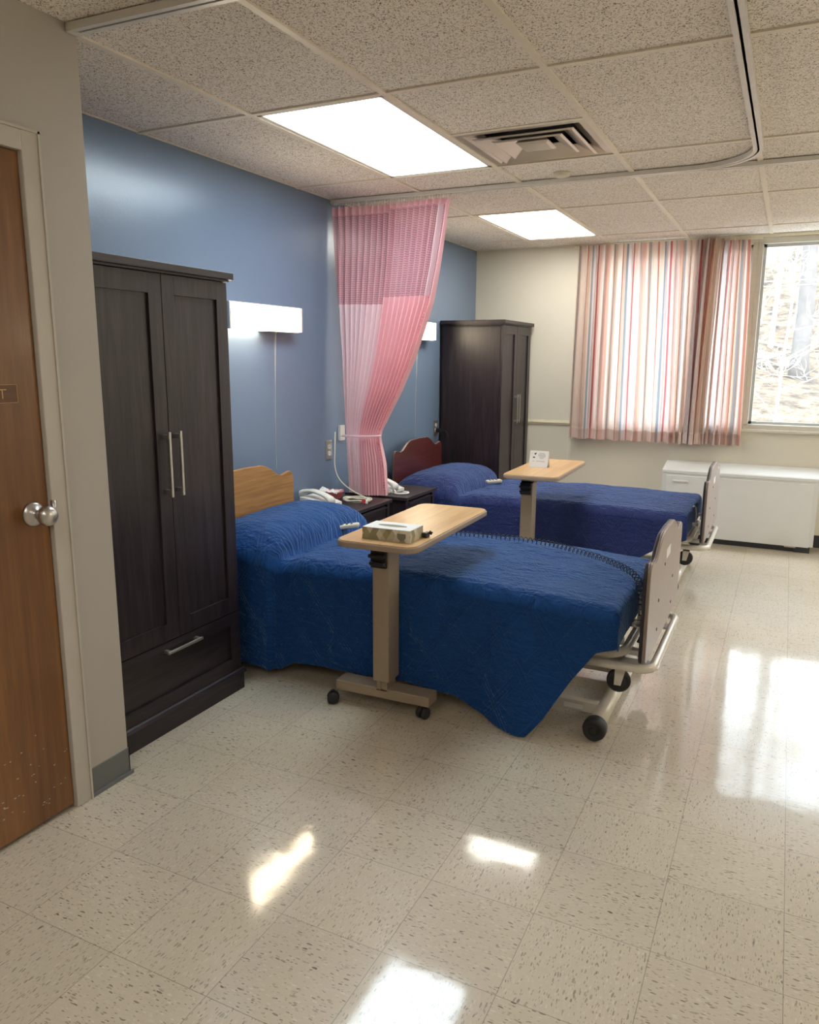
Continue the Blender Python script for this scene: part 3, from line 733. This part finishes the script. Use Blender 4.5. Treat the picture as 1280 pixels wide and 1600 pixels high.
# ================================================================== OVERBED TABLES
def overbed(label, loc, rz):
    t = thing('overbed_table', label, 'overbed table', loc, rz)
    # local origin on the floor under the centre of the top; y along its length
    hx, hy = .175, .435; zt = .78
    tp = MB().prism(rrect(-hx + .006, -hy + .006, hx - .006, hy - .006, .05), zt - .024, zt, 'z').build('tabletop', M['toplam'], t); tp['label'] = 'light oak laminate top'
    MB().prism(rrect(-hx, -hy, hx, hy, .055), zt - .027, zt - .003, 'z', .006).build('edge_band', M['taupeedge'], tp)
    cx0, cx1, cy0, cy1 = -.098, -.024, -.245, -.145
    co = MB().box((cx0, cy0, .135), (cx1, cy1, .72), bev=.002).box((cx0 + .012, cy0 + .01, .09), (cx1 - .012, cy1 - .01, .14)).box((cx0 + .03, cy0 - .0, .095), (cx0 + .034, cy0 + .02, .135))
    co.build('column', M['taupe'], t)
    ar = MB().prism([(cx0, .70), (cx1, .70), (cx1 + .012, .725), (cx1 + .05, zt - .027), (cx0 - .002, zt - .027)], cy0, cy0 + .004, 'y').prism([(cx0, .70), (cx1, .70), (cx1 + .012, .725), (cx1 + .05, zt - .027), (cx0 - .002, zt - .027)], cy0 + .004, cy1 + .06, 'y')
    ar.box((cx0 - .03, cy0, zt - .034), (cx1 + .06, hy - .12, zt - .026))
    ar.build('top_bracket', M['taupe'], t)
    hd = MB().box((cx0 - .008, cy0 - .030, .676), (cx1 - .010, cy0 + .005, .692), bev=.004).box((cx0 - .006, cy0 - .024, .644), (cx1 - .010, cy0 + .005, .660), bev=.004).box((cx0 - .004, cy0 - .012, .632), (cx1 - .008, cy0 + .002, .708), bev=.003)
    hd.build('release_handle', M['black'], t)
    b = MB().box((-.285, -.235, .055), (.155, -.145, .10), bev=.004)
    b.box((-.095, -.15, .060), (-.03, .36, .085), bev=.003).box((-.23, .33, .055), (.11, .38, .085), bev=.003)
    b.build('base', M['taupe'], t)
    for (x, y, a) in ((-.288, -.255, .5), (.125, -.225, 1.3), (-.20, .35, .2), (.09, .35, .9)):
        mt = Matrix.Translation((x, y, 0)) @ Matrix.Rotation(a, 4, 'Z')
        q = MB()
        for s_ in (-1, 1):
            l = MB().lathe([(0, -.009), (.022, -.009), (.0255, -.005), (.0255, .005), (.022, .009), (0, .009)], (0, s_ * .013, .0257), 'y', 24)
            q.add(l.v, l.f, True, mt)
        hood = []
        l = MB().prism([(math.cos(a2) * .0275, .0257 + math.sin(a2) * .0275) for a2 in [PI * k / 12 for k in range(-1, 12)]] + [(-.0, .0257)], -.005, .005, 'y').cyl((0, 0, .04), (0, 0, .06), .009, n=12)
        q.add(l.v, l.f, False, mt)
        q.build('caster', M['blackrub'], t)
    return t
ob1 = overbed('oak topped overbed table on taupe column across the near bed, tissue box on it', (1.372, 2.925, 0), .025)
ob2 = dup(ob1); ob2.location = (1.372, 4.885, 0); ob2.rotation_euler[2] = .03; ob2['label'] = 'oak topped overbed table across the bed by the window, paper card on it'

# things on the tables
tb = thing('tissue_box', 'flat diamond patterned tissue box on the near overbed table', 'tissue box', (1.402, 2.622, .780), .03)
bx, by, bz = .103, .062, .047
def uvbox(a, b, su=1.0):
    m = MB(); x0, y0, z0 = a; x1, y1, z1 = b
    V = [(x0, y0, z0), (x1, y0, z0), (x1, y1, z0), (x0, y1, z0), (x0, y0, z1), (x1, y0, z1), (x1, y1, z1), (x0, y1, z1)]
    F = [(3, 2, 1, 0), (4, 5, 6, 7), (0, 1, 5, 4), (1, 2, 6, 5), (2, 3, 7, 6), (3, 0, 4, 7)]; U = []
    for f in F:
        P = [Vector(V[i]) for i in f]; n = (P[1] - P[0]).cross(P[2] - P[0]); ax = max(range(3), key=lambda k: abs(n[k])); o_ = [k for k in range(3) if k != ax]
        U.append([(p[o_[0]] * su + (3 if ax == 0 else 0), p[o_[1]] * su) for p in P])
    return m.add(V, F, False, None, U)
uvbox((-bx, -by, 0), (bx, by, bz)).build('carton', M['tissue'], tb)
MB().box((-bx + .001, -by + .001, bz), (bx - .001, by - .001, bz + .0008)).build('lid_print', M['paper'], tb)
MB().prism([(math.cos(a) * .062, math.sin(a) * .018) for a in [2 * PI * k / 28 for k in range(28)]], bz + .0008, bz + .0014, 'z').build('opening', M['badge'], tb)
MB().prism([(.048, .034), (.084, .034), (.084, .018), (.078, .010), (.066, .005), (.054, .010), (.048, .018)], -by - .0008, -by, 'y').build('badge', M['badge'], tb)
cl = thing('black_clip', 'small black gadget on the oak table against the end of the tissue box', 'gadget', (1.517, 2.69, .7802))
MB().box((-.012, -.02, 0), (.008, .018, .02), bev=.004).cyl((.010, .008, .012), (.016, .012, .022), .008, n=12).build('body', M['black'], cl)
MB().cyl((-.002, -.014, .019), (-.002, -.014, .024), .006, n=12).build('button', M['steel'], cl)
tc = thing('tent_card', 'folded white printed card standing on the far overbed table', 'card', (1.322, 4.852, .7802), .02)
th = .015
q = MB(); q.box((-.062, -.001, 0), (.062, .001, .108), Matrix.Rotation(-.28, 4, 'X')); q.build('front_leaf', M['paper'], tc)
q = MB(); q.box((-.062, -.001, 0), (.062, .001, .108), Matrix.Translation((0, .0605, 0)) @ Matrix.Rotation(.28, 4, 'X')); q.build('back_leaf', M['paper'], tc)
ikm = MB(); R_ = Matrix.Rotation(-.28, 4, 'X'); rr_ = random.Random(3)
for row, (z, x0, x1) in enumerate([(.092, .002, .034), (.085, -.006, .044), (.078, -.006, .042), (.071, -.004, .046), (.064, .004, .036), (.057, .008, .03), (.038, -.04, -.028), (.038, -.014, .04)]):
    x = x0
    while x < x1:
        l = rr_.uniform(.002, .007); ikm.box((x, -.0016, z), (min(x + l, x1), -.001, z + .002), R_); x += l + .0014
ikm.cyl(R_ @ Vector((-.026, -.0016, .088)), R_ @ Vector((-.026, -.001, .088)), .006, n=12); ikm.box((-.040, -.0016, .060), (-.026, -.001, .068), R_); ikm.box((-.022, -.0016, .09), (-.018, -.001, .096), R_)
ikm.box((-.050, -.0016, .088), (-.047, -.001, .091), R_)
ikm.build('print', M['ink'], tc)

def remote(label, loc, rot):
    t = thing('bed_remote', label, 'remote control', loc); t.rotation_euler = rot
    MB().box((-.028, -.06, 0), (.028, .06, .022), bev=.007).build('case', M['offwhite'], t)
    for x in (-.012, .012):
        for y in (-.03, -.005, .02): MB().box((x - .007, y - .006, .021), (x + .007, y + .006, .0235), bev=.001).build('button', M['ink'], t)
    return t
remote('ivory bed remote lying at the pillow end of the near bed', (.722, 3.43, .590), (.12, -.05, -1.1))
remote('ivory bed remote lying by the pillow on the bed by the window', (.790, 5.50, .546), (.05, 0, -.9))

# coiled black cord across the near bed
path = smoothpath([(1.08, 3.50, .60), (1.226, 3.508, .603), (1.50, 3.53, .608), (1.755, 3.525, .606), (1.95, 3.45, .600), (2.10, 3.36, .596), (2.21, 3.27, .585), (2.262, 3.20, .560), (2.292, 3.12, .50), (2.300, 3.07, .44)], 12)
L = [0]
for a, b in zip(path, path[1:]): L.append(L[-1] + (b - a).length)
hel = []; turns = 64; NP = turns * 12
for k in range(NP + 1):
    s_ = L[-1] * k / NP; i = 0
    while i < len(L) - 2 and L[i + 1] < s_: i += 1
    t_ = (s_ - L[i]) / max(1e-9, L[i + 1] - L[i]); p = path[i].lerp(path[i + 1], t_); d = (path[i + 1] - path[i]).normalized()
    n1 = d.cross(Vector((0, 0, 1))).normalized(); n2 = n1.cross(d); a = 2 * PI * turns * k / NP
    hel.append(p + n1 * math.cos(a) * .0125 + n2 * math.sin(a) * .0125)
tag(MB().tube(hel, .0021, 6).build('coiled_cord', M['black'], fix=False), 'black coiled cord lying along the near bed to its footboard', 'cord')

# ================================================================== NIGHTSTANDS
def nightstand(label, loc, D=.455, W=.25):
    t = thing('nightstand', label, 'nightstand', loc)
    MB().box((0, -W, .578), (D, W, .600), bev=.002).build('top', M['espressoy'], t)
    b = MB().box((.01, -W + .012, .06), (D - .035, -W + .03, .578)).box((.01, W - .03, .06), (D - .035, W - .012, .578)).box((.01, -W + .02, .06), (.02, W - .02, .578)).box((.01, -W + .02, .06), (D - .035, W - .02, .08)).box((.01, -W + .02, .38), (D - .037, W - .02, .395))
    b.build('body', M['espresso'], t)
    for s_ in (-1, 1):
        for x in (.012, D - .052): MB().box((x, s_ * (W - .03) - .018, 0), (x + .038, s_ * (W - .03) + .018, .578), bev=.002).build('leg', M['espresso'], t)
    for z0, z1 in ((.40, .56), (.235, .385), (.07, .22)):
        d = MB().box((D - .036, -W + .052, z0), (D - .02, W - .052, z1), bev=.002).box((D - .02, -W + .055, z1 - .012), (D - .008, W - .055, z1 - .003), bev=.002).build('drawer', M['espressoy'], t)
        MB().lathe([(0, .0), (.006, 0), (.006, .012), (.014, .018), (.015, .024), (0, .028)], (D - .02, 0, (z0 + z1) / 2), 'x', 18).build('knob', M['nickel'], d)
    return t
ns = nightstand('dark espresso nightstand beside the near bed, phone and cables on top', (XW + .01, 4.02, 0), .46, .235)
n2 = dup(ns); n2.location = (XW + .075, 4.565, 0); n2['label'] = 'dark espresso nightstand behind the pink curtain, beside the far bed'

def phone(label, loc, rz):
    t = thing('telephone', label, 'telephone', loc, rz)
    MB().prism([(-.105, 0), (.105, 0), (.105, .018), (.06, .030), (-.06, .048), (-.105, .050)], -.075, .075, 'y', .006).build('base', M['white'], t)
    hs = smoothpath([(-.118, 0, .062), (-.085, 0, .078), (-.03, 0, .086), (.04, 0, .074), (.085, 0, .056), (.112, 0, .034)], 5)
    m = MB(); sec = []; n = 12; vs = []
    for i, p in enumerate(hs):
        u = i / (len(hs) - 1); wd = .026 + .006 * abs(math.cos(PI * u)) ** 4; ht = .011 + .012 * abs(math.cos(PI * u)) ** 6
        for k in range(n):
            a = 2 * PI * k / n; c, s_ = math.cos(a), math.sin(a)
            vs.append(p + Vector((0, math.copysign(abs(c) ** .6, c) * wd - .035, math.copysign(abs(s_) ** .6, s_) * ht)))
    fs = [(i * n + k, i * n + (k + 1) % n, (i + 1) * n + (k + 1) % n, (i + 1) * n + k) for i in range(len(hs) - 1) for k in range(n)] + [tuple(range(n)), tuple(range(len(vs) - n, len(vs)))]
    m.add(vs, fs, True); m.build('handset', M['white'], t)
    k_ = MB()
    for a in range(4):
        for b in range(3):
            k_.box((-.04 + a * .024, .016 + b * .018, .038 - a * .0035), (-.026 + a * .024, .027 + b * .018, .0445 - a * .0035), bev=.001)
    k_.build('keypad', M['offwhite'], t)
    s_ = MB()
    for a in range(3): s_.box((-.01 + a * .022, -.0756, .006), (.004 + a * .022, -.0745, .014))
    s_.build('side_switches', M['ink'], t)
    cp = smoothpath([(.105, -.05, .020), (.135, -.07, .010), (.15, -.10, .008), (.19, -.10, .008), (.215, -.06, .008), (.20, -.02, .008), (.16, -.02, .008)], 8)
    hl = []; L = len(cp) * 5
    MB().tube(cp, .0065, 8).build('cord', M['white'], t)
    return t
phone('white corded telephone on the near nightstand', (.262, 3.885, .6003), -.10)
phone('white corded telephone on the nightstand behind the pink curtain', (.365, 4.53, .6003), -.15)
bs = thing('pink_basin', 'small pink basin holding a white wrapper behind the near telephone', 'basin', (.215, 4.105, .6002))
MB().lathe([(0, 0), (.045, 0), (.052, .006), (.066, .045), (.070, .046), (.066, .048), (.048, .008), (0, .006)], (0, 0, 0), 'z').build('bowl', M['basin'], bs)
def crumple(u, v):
    x = -.075 + .13 * u; y = -.06 + .10 * v
    return Vector((x, y, .048 + .022 * math.sin(u * 5 + v * 3) * math.sin(v * 3.1) + .014 * noise.noise(Vector((u * 7, v * 7, 2)))))
MB().grid(crumple, 16, 16).build('wrapper', M['paper'], bs, fix=False)
cb = MB(); lp = []
for k in range(4 * 24 + 1):
    a = 2 * PI * k / 24; r = .068 + .005 * math.sin(k * .7) + .003 * (k // 24); lp.append((.405 + r * 1.15 * math.cos(a), 4.075 + r * math.sin(a), .606 + .0035 * (k / 24) + .002 * math.sin(a * 2 + k)))
cb.tube(lp, .0042, 8)
cb.tube(smoothpath([(.115, 4.30, 1.0), (.13, 4.27, .90), (.15, 4.235, .78), (.20, 4.215, .70), (.30, 4.19, .645), (.40, 4.17, .615), (.455, 4.13, .615), (.47, 4.08, .62)], 8), .0042, 8)
t = thing('call_cable', 'looped white call cable with a red button on the near nightstand', 'cable', (.40, 4.08, .6))
o = cb.build('cable', M['offwhite'], t); o.location = (-.40, -4.08, -.6)
o = MB().cyl((.472, 4.05, .612), (.505, 4.02, .612), .011, .009, 14).build('plug', M['white'], t); o.location = (-.40, -4.08, -.6)
o = MB().cyl((.480, 4.022, .618), (.492, 4.010, .618), .0125, n=14).build('call_button', M['red'], t); o.location = (-.40, -4.08, -.6)
cb = MB(); cb.tube([(.335 + .085 * math.cos(a * .2618), 4.42 + .045 * math.sin(a * .2618), .606 + .0025 * (a // 24)) for a in range(60)], .0042, 8)
cb.cyl((.42, 4.42, .612), (.455, 4.41, .612), .009, n=12)
tag(cb.build('call_cable', M['offwhite'], origin=(.35, 4.42, .6)), 'looped white cable on the nightstand behind the pink curtain', 'cable')

# ================================================================== WALL LAMPS, OUTLETS
def wall_lamp(label, y0, y1, zl, chain_y, zend):
    t = thing('wall_lamp', label, 'wall lamp', (XW, (y0 + y1) / 2, 1.685)); hy = (y1 - y0) / 2
    MB().box((0, -hy + .01, -.06), (.012, hy - .01, .069)).box((0, .02, -.070), (.066, hy - .01, -.0665)).box((0, -hy + .01, .066), (.078, hy - .01, .070)).build('back_plate', M['white'], t)
    # wraparound diffuser
    m = MB().prism([(.012, -.062), (.070, -.066), (.082, -.050), (.084, .048), (.070, .066), (.012, .062)], -hy + .012, hy - .012, 'y').build('diffuser', M['lamp'], t)
    for s_ in (-1, 1):
        y = s_ * (hy - .006); MB().box((0, y - .006, -.068), (.088, y + .006, .068), bev=.002).build('end_cap', M['aluminium'], t)
    c = MB(); z = -.068; k = 0; cy = chain_y - (y0 + y1) / 2
    while z > zend - 1.685:
        dz = .0075; c.cyl((.05 - .02 * min(1, k / 60), cy, z), (.05 - .02 * min(1, k / 60), cy, z - .0045), .0014, n=6); z -= dz; k += 1
    c.cyl((.05, cy, -.066), (.05, cy, -.078), .006, n=10)
    c.cyl((.04, cy, -.068), (.03, cy, zend - 1.685), .0005, n=4)
    c.build('pull_chain', M['offwhite'], t)
    return t
wall_lamp('glowing rectangular wall lamp with pull chain over the near bed', 3.195, 3.855, 1.685, 3.64, .84)
wall_lamp('glowing rectangular wall lamp with pull chain beyond the pink curtain', 5.105, 5.765, 1.685, 5.50, .86)
fill_wall_lamps = [wall_lamp('unseen wall lamp added on the opposite wall for fill light', y - .33, y + .33, 1.685, y + .1, .9) for y in (3.5, 5.4)]  # added lamps, never in view, that fill the room and ceiling with light
for o in fill_wall_lamps:
    o.location = (XR, o.location.y, 1.685); o.rotation_euler = (0, 0, PI); o['group'] = 'unseen wall lamps added for fill'
def outlet(label, y, z, mat='white'):
    t = thing('wall_outlet', label, 'outlet', (XW, y, z))
    MB().box((0, -.037, -.062), (.006, .037, .062), bev=.002).build('plate', M['nickel'], t)
    for s_ in (-1, 1): MB().prism([(math.cos(a) * .017, s_ * .022 + max(-.0145, min(.0145, math.sin(a) * .018))) for a in [2 * PI * k / 24 for k in range(24)]], .006, .009, 'x').build('socket', M['white'], t)
    sl_ = MB()
    for s_ in (-1, 1):
        for y_ in (-.006, .006): sl_.box((.009, y_ - .0012, s_ * .022 - .002), (.0095, y_ + .0012, s_ * .022 + .006))
    sl_.build('slots', M['ink'], t)
    return t
outlet('steel plated double outlet on the blue wall left of the pink curtain', 4.255, .885)
outlet('outlet with a black plug beside the far wardrobe', 5.955, .90)
t = tag(MB().box((0, -.03, -.05), (.02, .03, .05), bev=.003).build('call_box', M['white']), 'white nurse call box on the blue wall half behind the pink curtain', 'call box'); t.location = (XW, 4.405, .985)
t = thing('power_cord', 'black plug and thin cord hanging beside the far wardrobe', 'power cord', (XW + .02, 5.955, .88))
MB().box((-.008, -.014, -.016), (.035, .014, .016), bev=.004).build('plug', M['black'], t)
MB().tube(smoothpath([(.035, 0, 0), (.075, 0, -.005), (.10, .0, -.05), (.11, .01, -.2), (.12, .02, -.5), (.10, .03, -.8)], 6), .003, 6).build('cable', M['black'], t)

# ================================================================== RADIATOR CABINET
t = thing('radiator_cabinet', 'long white heating cabinet on the floor under the window', 'heater', (1.875, 6.585, 0))
Lr = 1.155; Dr = YW - 6.585
MB().prism([(0, .05), (Dr - .006, .05), (Dr - .006, .64), (.0, .592), (-.008, .584), (-.008, .565), (0, .56)], 0, Lr, 'x').build('cabinet', M['radiator'], t)
o = MB().box((.03, -.010, .045), (Lr - .03, 0, .545), bev=.004).build('front_panel', M['radiator'], t)
MB().box((.085, -.020, .492), (.205, -.008, .508), bev=.004).build('handle', M['white'], o)
MB().box((Lr - .20, -.016, .038), (Lr - .12, -.002, .046)).build('latch', M['nickel'], t)
MB().box((.02, .02, 0), (Lr - .02, Dr - .01, .05)).box((Lr - .13, .002, 0), (Lr - .02, .02, .045)).build('toe_kick', M['darkbase'], t)

# ================================================================== PRIVACY CURTAIN
t = thing('privacy_curtain', 'pink privacy curtain with mesh top gathered by the blue wall', 'curtain', (.35, 4.33, 0))
def off(o): o.location = (-.35, -4.33, 0); return o
LE = [(.605, .195), (.98, .178), (1.47, .160), (1.8, .138), (2.37, .125)]
RE = [(.605, .480), (.80, .470), (.955, .440), (.985, .437), (1.02, .445), (1.12, .495), (1.28, .585), (1.45, .665), (1.60, .725), (1.80, .80), (2.0, .845), (2.2, .88), (2.37, .905)]
def cur(u, z, pleats=18, A=.032, ph=0.0, yoff=0.0):
    l, r = interp(z, LE), interp(z, RE); 
    k = (r - l) / .78
    uu = u + .010 * math.sin(u * 31 + z * 2)
    x = lerp(l, r, uu)
    tie = math.exp(-((z - .985) / .10) ** 2)
    amp = A * (1.0 - .55 * tie) * (.7 + .5 * noise.noise(Vector((u * 9, z * .7, ph))))
    y = 4.335 + yoff + amp * math.sin(2 * PI * pleats * uu + .9 * math.sin(z * 1.3 + u * 5) + ph) + .012 * math.sin(u * 7 + z * 2.2) * (1 - tie)
    y += .045 * (1 - k) * math.cos(PI * (u - .5)) * -1
    return Vector((x, y, z))
ZS = lambda u: 1.805 if u < .52 else 1.845
def panel(u0, u1, z0, z1, nu, nz, name, mat, ztf=None, parent=None, **kw):
    P = lambda a, b: cur(lerp(u0, u1, a), lerp(z0, z1, b), **kw)
    m = MB().grid(P, nu, nz, lambda a, b: (lerp(u0, u1, a) * 2.6, lerp(z0, z1, b)))
    return off(m.build(name, mat, parent or t, fix=False))
a = panel(0, .50, .605, 1.805, 260, 90, 'left_panel', M['pinklight']); a['label'] = 'pale pink cloth panel'
b = panel(.47, 1.0, .605, 1.845, 280, 90, 'right_panel', M['pink'], yoff=-.012); b['label'] = 'rose pink cloth panel'
c = panel(0, .50, 1.80, 2.352, 260, 40, 'mesh_panel', M['pinkmesh']); c['label'] = 'open dark pink mesh'
c = panel(.47, .965, 1.84, 2.352, 260, 40, 'mesh_panel', M['pinkmesh'], yoff=-.012); c['label'] = 'open dark pink mesh'
panel(.90, .935, 1.84, 2.352, 24, 40, 'edge_strip', M['pinklight'], yoff=-.018)
panel(.965, 1.0, 1.84, 2.352, 20, 40, 'edge_strip', M['pink'], yoff=-.012)
panel(0, 1.0, 2.335, 2.385, 400, 4, 'heading', M['pink'], A=.026, yoff=-.006)
# stitched hem line of the leading edge
m = MB()
for k in range(70):
    z = .62 + k * .0175
    for u in (.962, .975):
        p = cur(u, z, yoff=-.012); m.box(p + Vector((-.002, -.024, -.003)), p + Vector((.002, -.020, .003)))
c = off(m.build('edge_stitching', M['pinkmesh'] if False else M['basin'], t)); c['label'] = 'dotted stitching down the leading edge'
bp = []
for k in range(41):
    a = 2 * PI * k / 40; bp.append((.308 + .142 * math.cos(a), 4.30 + .050 * math.sin(a), .985 + .006 * math.cos(a)))
c = off(MB().tube(bp[:-1], .005, 8, closed=True).build('tie_band', M['pinklight'], t)); c['label'] = 'narrow pale tie band'
for k in range(42):
    u = (k + .5) / 42; x = lerp(.135, .90, u) + random.uniform(-.002, .002)
    m = MB().tube([(x, 4.342, 2.413), (x, 4.342, 2.398), (x + .003, 4.339, 2.388), (x, 4.335, 2.372), (x - .003, 4.33, 2.366), (x - .001, 4.326, 2.374)], .0016, 6).cyl((x, 4.342, 2.402), (x, 4.342, 2.409), .005, n=8).cyl((x, 4.342, 2.386), (x, 4.342, 2.391), .0042, n=8)
    off(m.build('hook', M['offwhite'], t, fix=False))

# ================================================================== WINDOW CURTAIN
t = thing('window_curtain', 'short striped pleated curtain hanging over the left of the window', 'curtain', (1.7, 6.76, .79))
def wc(u, v, L, Tp, per, yo, bc, seed):
    z = lerp(.792, 2.412, v)
    x = lerp(interp(u, L), interp(u, Tp), v ** 1.5)
    bunch = math.exp(-((x - bc) / .14) ** 2)
    pinch = math.exp(-((v - .955) / .045) ** 2)
    ph = 2 * PI * per * u + .5 * math.sin(v * 2 + u * 9) + seed
    amp = (.022 + .014 * bunch) * (.75 + .45 * noise.noise(Vector((u * 14, v * 1.2, 4 + seed))))
    y = yo - amp * (math.sin(ph) * (1 - .4 * pinch) + .25 * math.sin(2.7 * ph + 1))
    y += pinch * .014 * (1 if math.sin(ph) < .6 else -1)
    x += (.011 + .022 * bunch) * math.sin(ph + 1.2) * (1 - .2 * v) + .005 * noise.noise(Vector((u * 30, v * 2, 1)))
    return Vector((x, min(y, 6.808), z + .006 * math.sin(ph * .5) * (1 - v)))
for L_, T_p, per_, yo_, sd_, len_, u0_ in (
    ([(0, 1.03), (.50, 1.68), (.68, 1.90), (1.0, 2.13)], [(0, 1.045), (.46, 1.60), (.66, 1.84), (1.0, 2.17)], 17, 6.735, 0.0, 2.35, 0.0),
    ([(0, 1.98), (.4, 2.15), (.6, 2.25), (1.0, 2.435)], [(0, 2.0), (.4, 2.17), (.6, 2.25), (1.0, 2.385)], 9, 6.772, 2.0, 1.05, 3.1)):
    m = MB().grid(lambda a, b: wc(a, b, L_, T_p, per_, yo_, 2.07, sd_), int(260 * len_), 60, lambda a, b: (u0_ + a * len_, b * 1.62))
    o = m.build('cloth_panel', M['stripe'], t, fix=False); o.location = (-1.7, -6.76, -.79)
o = MB().box((1.0, 6.77, 2.395), (2.47, 6.785, 2.41)).build('rod', M['railcream'], t); o.location = (-1.7, -6.76, -.79)

# ================================================================== OUTSIDE
def hill(u, v):
    x = lerp(-30, 40, u); y = lerp(8.2, 70, v)
    z = -.9 + min(24, max(0, (y - 9))) * .36 + noise.noise(Vector((x * .12, y * .12, 0))) * .9 * min(1, (y - 8) / 4) + noise.noise(Vector((x * .6, y * .6, 3))) * .18
    return Vector((x, y, z))
struct(MB().grid(hill, 90, 90).build('hillside', M['leaf'], fix=False))
def hz(x, y): return -.9 + min(24, max(0, (y - 9))) * .36 + noise.noise(Vector((x * .12, y * .12, 0))) * .9 * min(1, (y - 8) / 4)
def tree(x, y, r, Ht, lean, label, group, seed, nb=9, mat='bark', zoff=0.0):
    rs = random.Random(seed); z0 = hz(x, y) - .2
    t = thing('bare_tree', label, 'tree', (x, y, z0), 0, group)
    P = []; px, py = 0, 0
    for k in range(13):
        P.append(Vector((px, py, Ht * k / 12))); px += lean * Ht / 12 + rs.uniform(-.04, .04) * Ht / 8; py += rs.uniform(-.04, .04) * Ht / 8
    tr = MB().tube(P, [r * (1 - .75 * k / 12) + (.25 * r if k == 0 else 0) for k in range(13)], 10); tr.build('trunk', M[mat], t)
    m = MB()
    def branch(p, d, L, r_, dep):
        pts = [p]; q = p.copy(); n = 5
        for k in range(n):
            d = (d + Vector((rs.uniform(-.35, .35), rs.uniform(-.35, .35), rs.uniform(-.2, .3)))).normalized(); q = q + d * L / n; pts.append(q.copy())
            if dep > 0 and k > 0: 
                for _ in range(2): branch(q, (d + Vector((rs.uniform(-1, 1), rs.uniform(-1, 1), rs.uniform(-.5, .7)))).normalized(), L * .5, r_ * .5, dep - 1)
        m.tube(pts, [r_ * (1 - .7 * k / n) for k in range(n + 1)], 5, cap=False)
    for k in range(nb):
        h_ = rs.uniform(.12, .98); i = int(h_ * 12); a = rs.uniform(0, 2 * PI)
        branch(P[i].copy(), Vector((math.cos(a), math.sin(a) * .8, rs.uniform(-.1, .6))).normalized(), rs.uniform(.8, 1.7) * min(1.5, Ht / 6), r * .18 + .004, 2)
    m.build('branches', M['twig'], t, fix=False)
tree(2.88, 14.2, .15, 7.5, -.02, 'thick grey leaning tree trunk outside the right window', None, 11, 12)
tree(2.36, 16.6, .05, 7.0, .01, 'slim pale tree left of the thick trunk outside', None, 5, 14, 'twig')
tree(2.62, 11.6, .022, 4.6, .04, 'thin tangled sapling close outside the window', None, 21, 16, 'twig')
for k, (x, y, r, sd) in enumerate([(2.75, 17.5, .035, 61), (1.6, 15.2, .09, 62), (4.3, 15.8, .12, 63)]):
    tree(x, y, r, 6.5, .01, ['slender pale sapling behind the thick grey trunk outside', 'bare tree hidden behind the striped curtain', 'bare tree outside past the right window'][k], None, sd, 12, ['twig', 'bark', 'bark'][k])
rs = random.Random(40)
for k in range(15):
    x = -7 + (k % 5) * 4.6 + (k // 5) * 1.5 + rs.uniform(-.5, .5); y = 20.5 + (k // 5) * 4.8 + rs.uniform(-.5, .5)
    tree(x, y, rs.uniform(.07, .16), rs.uniform(7, 10), rs.uniform(-.03, .03), 'bare winter tree on the hillside beyond the window', 'bare trees on the hillside', 100 + k, 7, rs.choice(['bark', 'twig']))
c = MB()
for dz in (0, .07): c.tube([(-8, 13, 2.72 + dz), (2, 13, 2.55 + dz), (12, 13, 2.75 + dz)], .008, 6)
tag(c.build('overhead_wire', M['twig']), 'pair of wires crossing outside the window', 'wire')
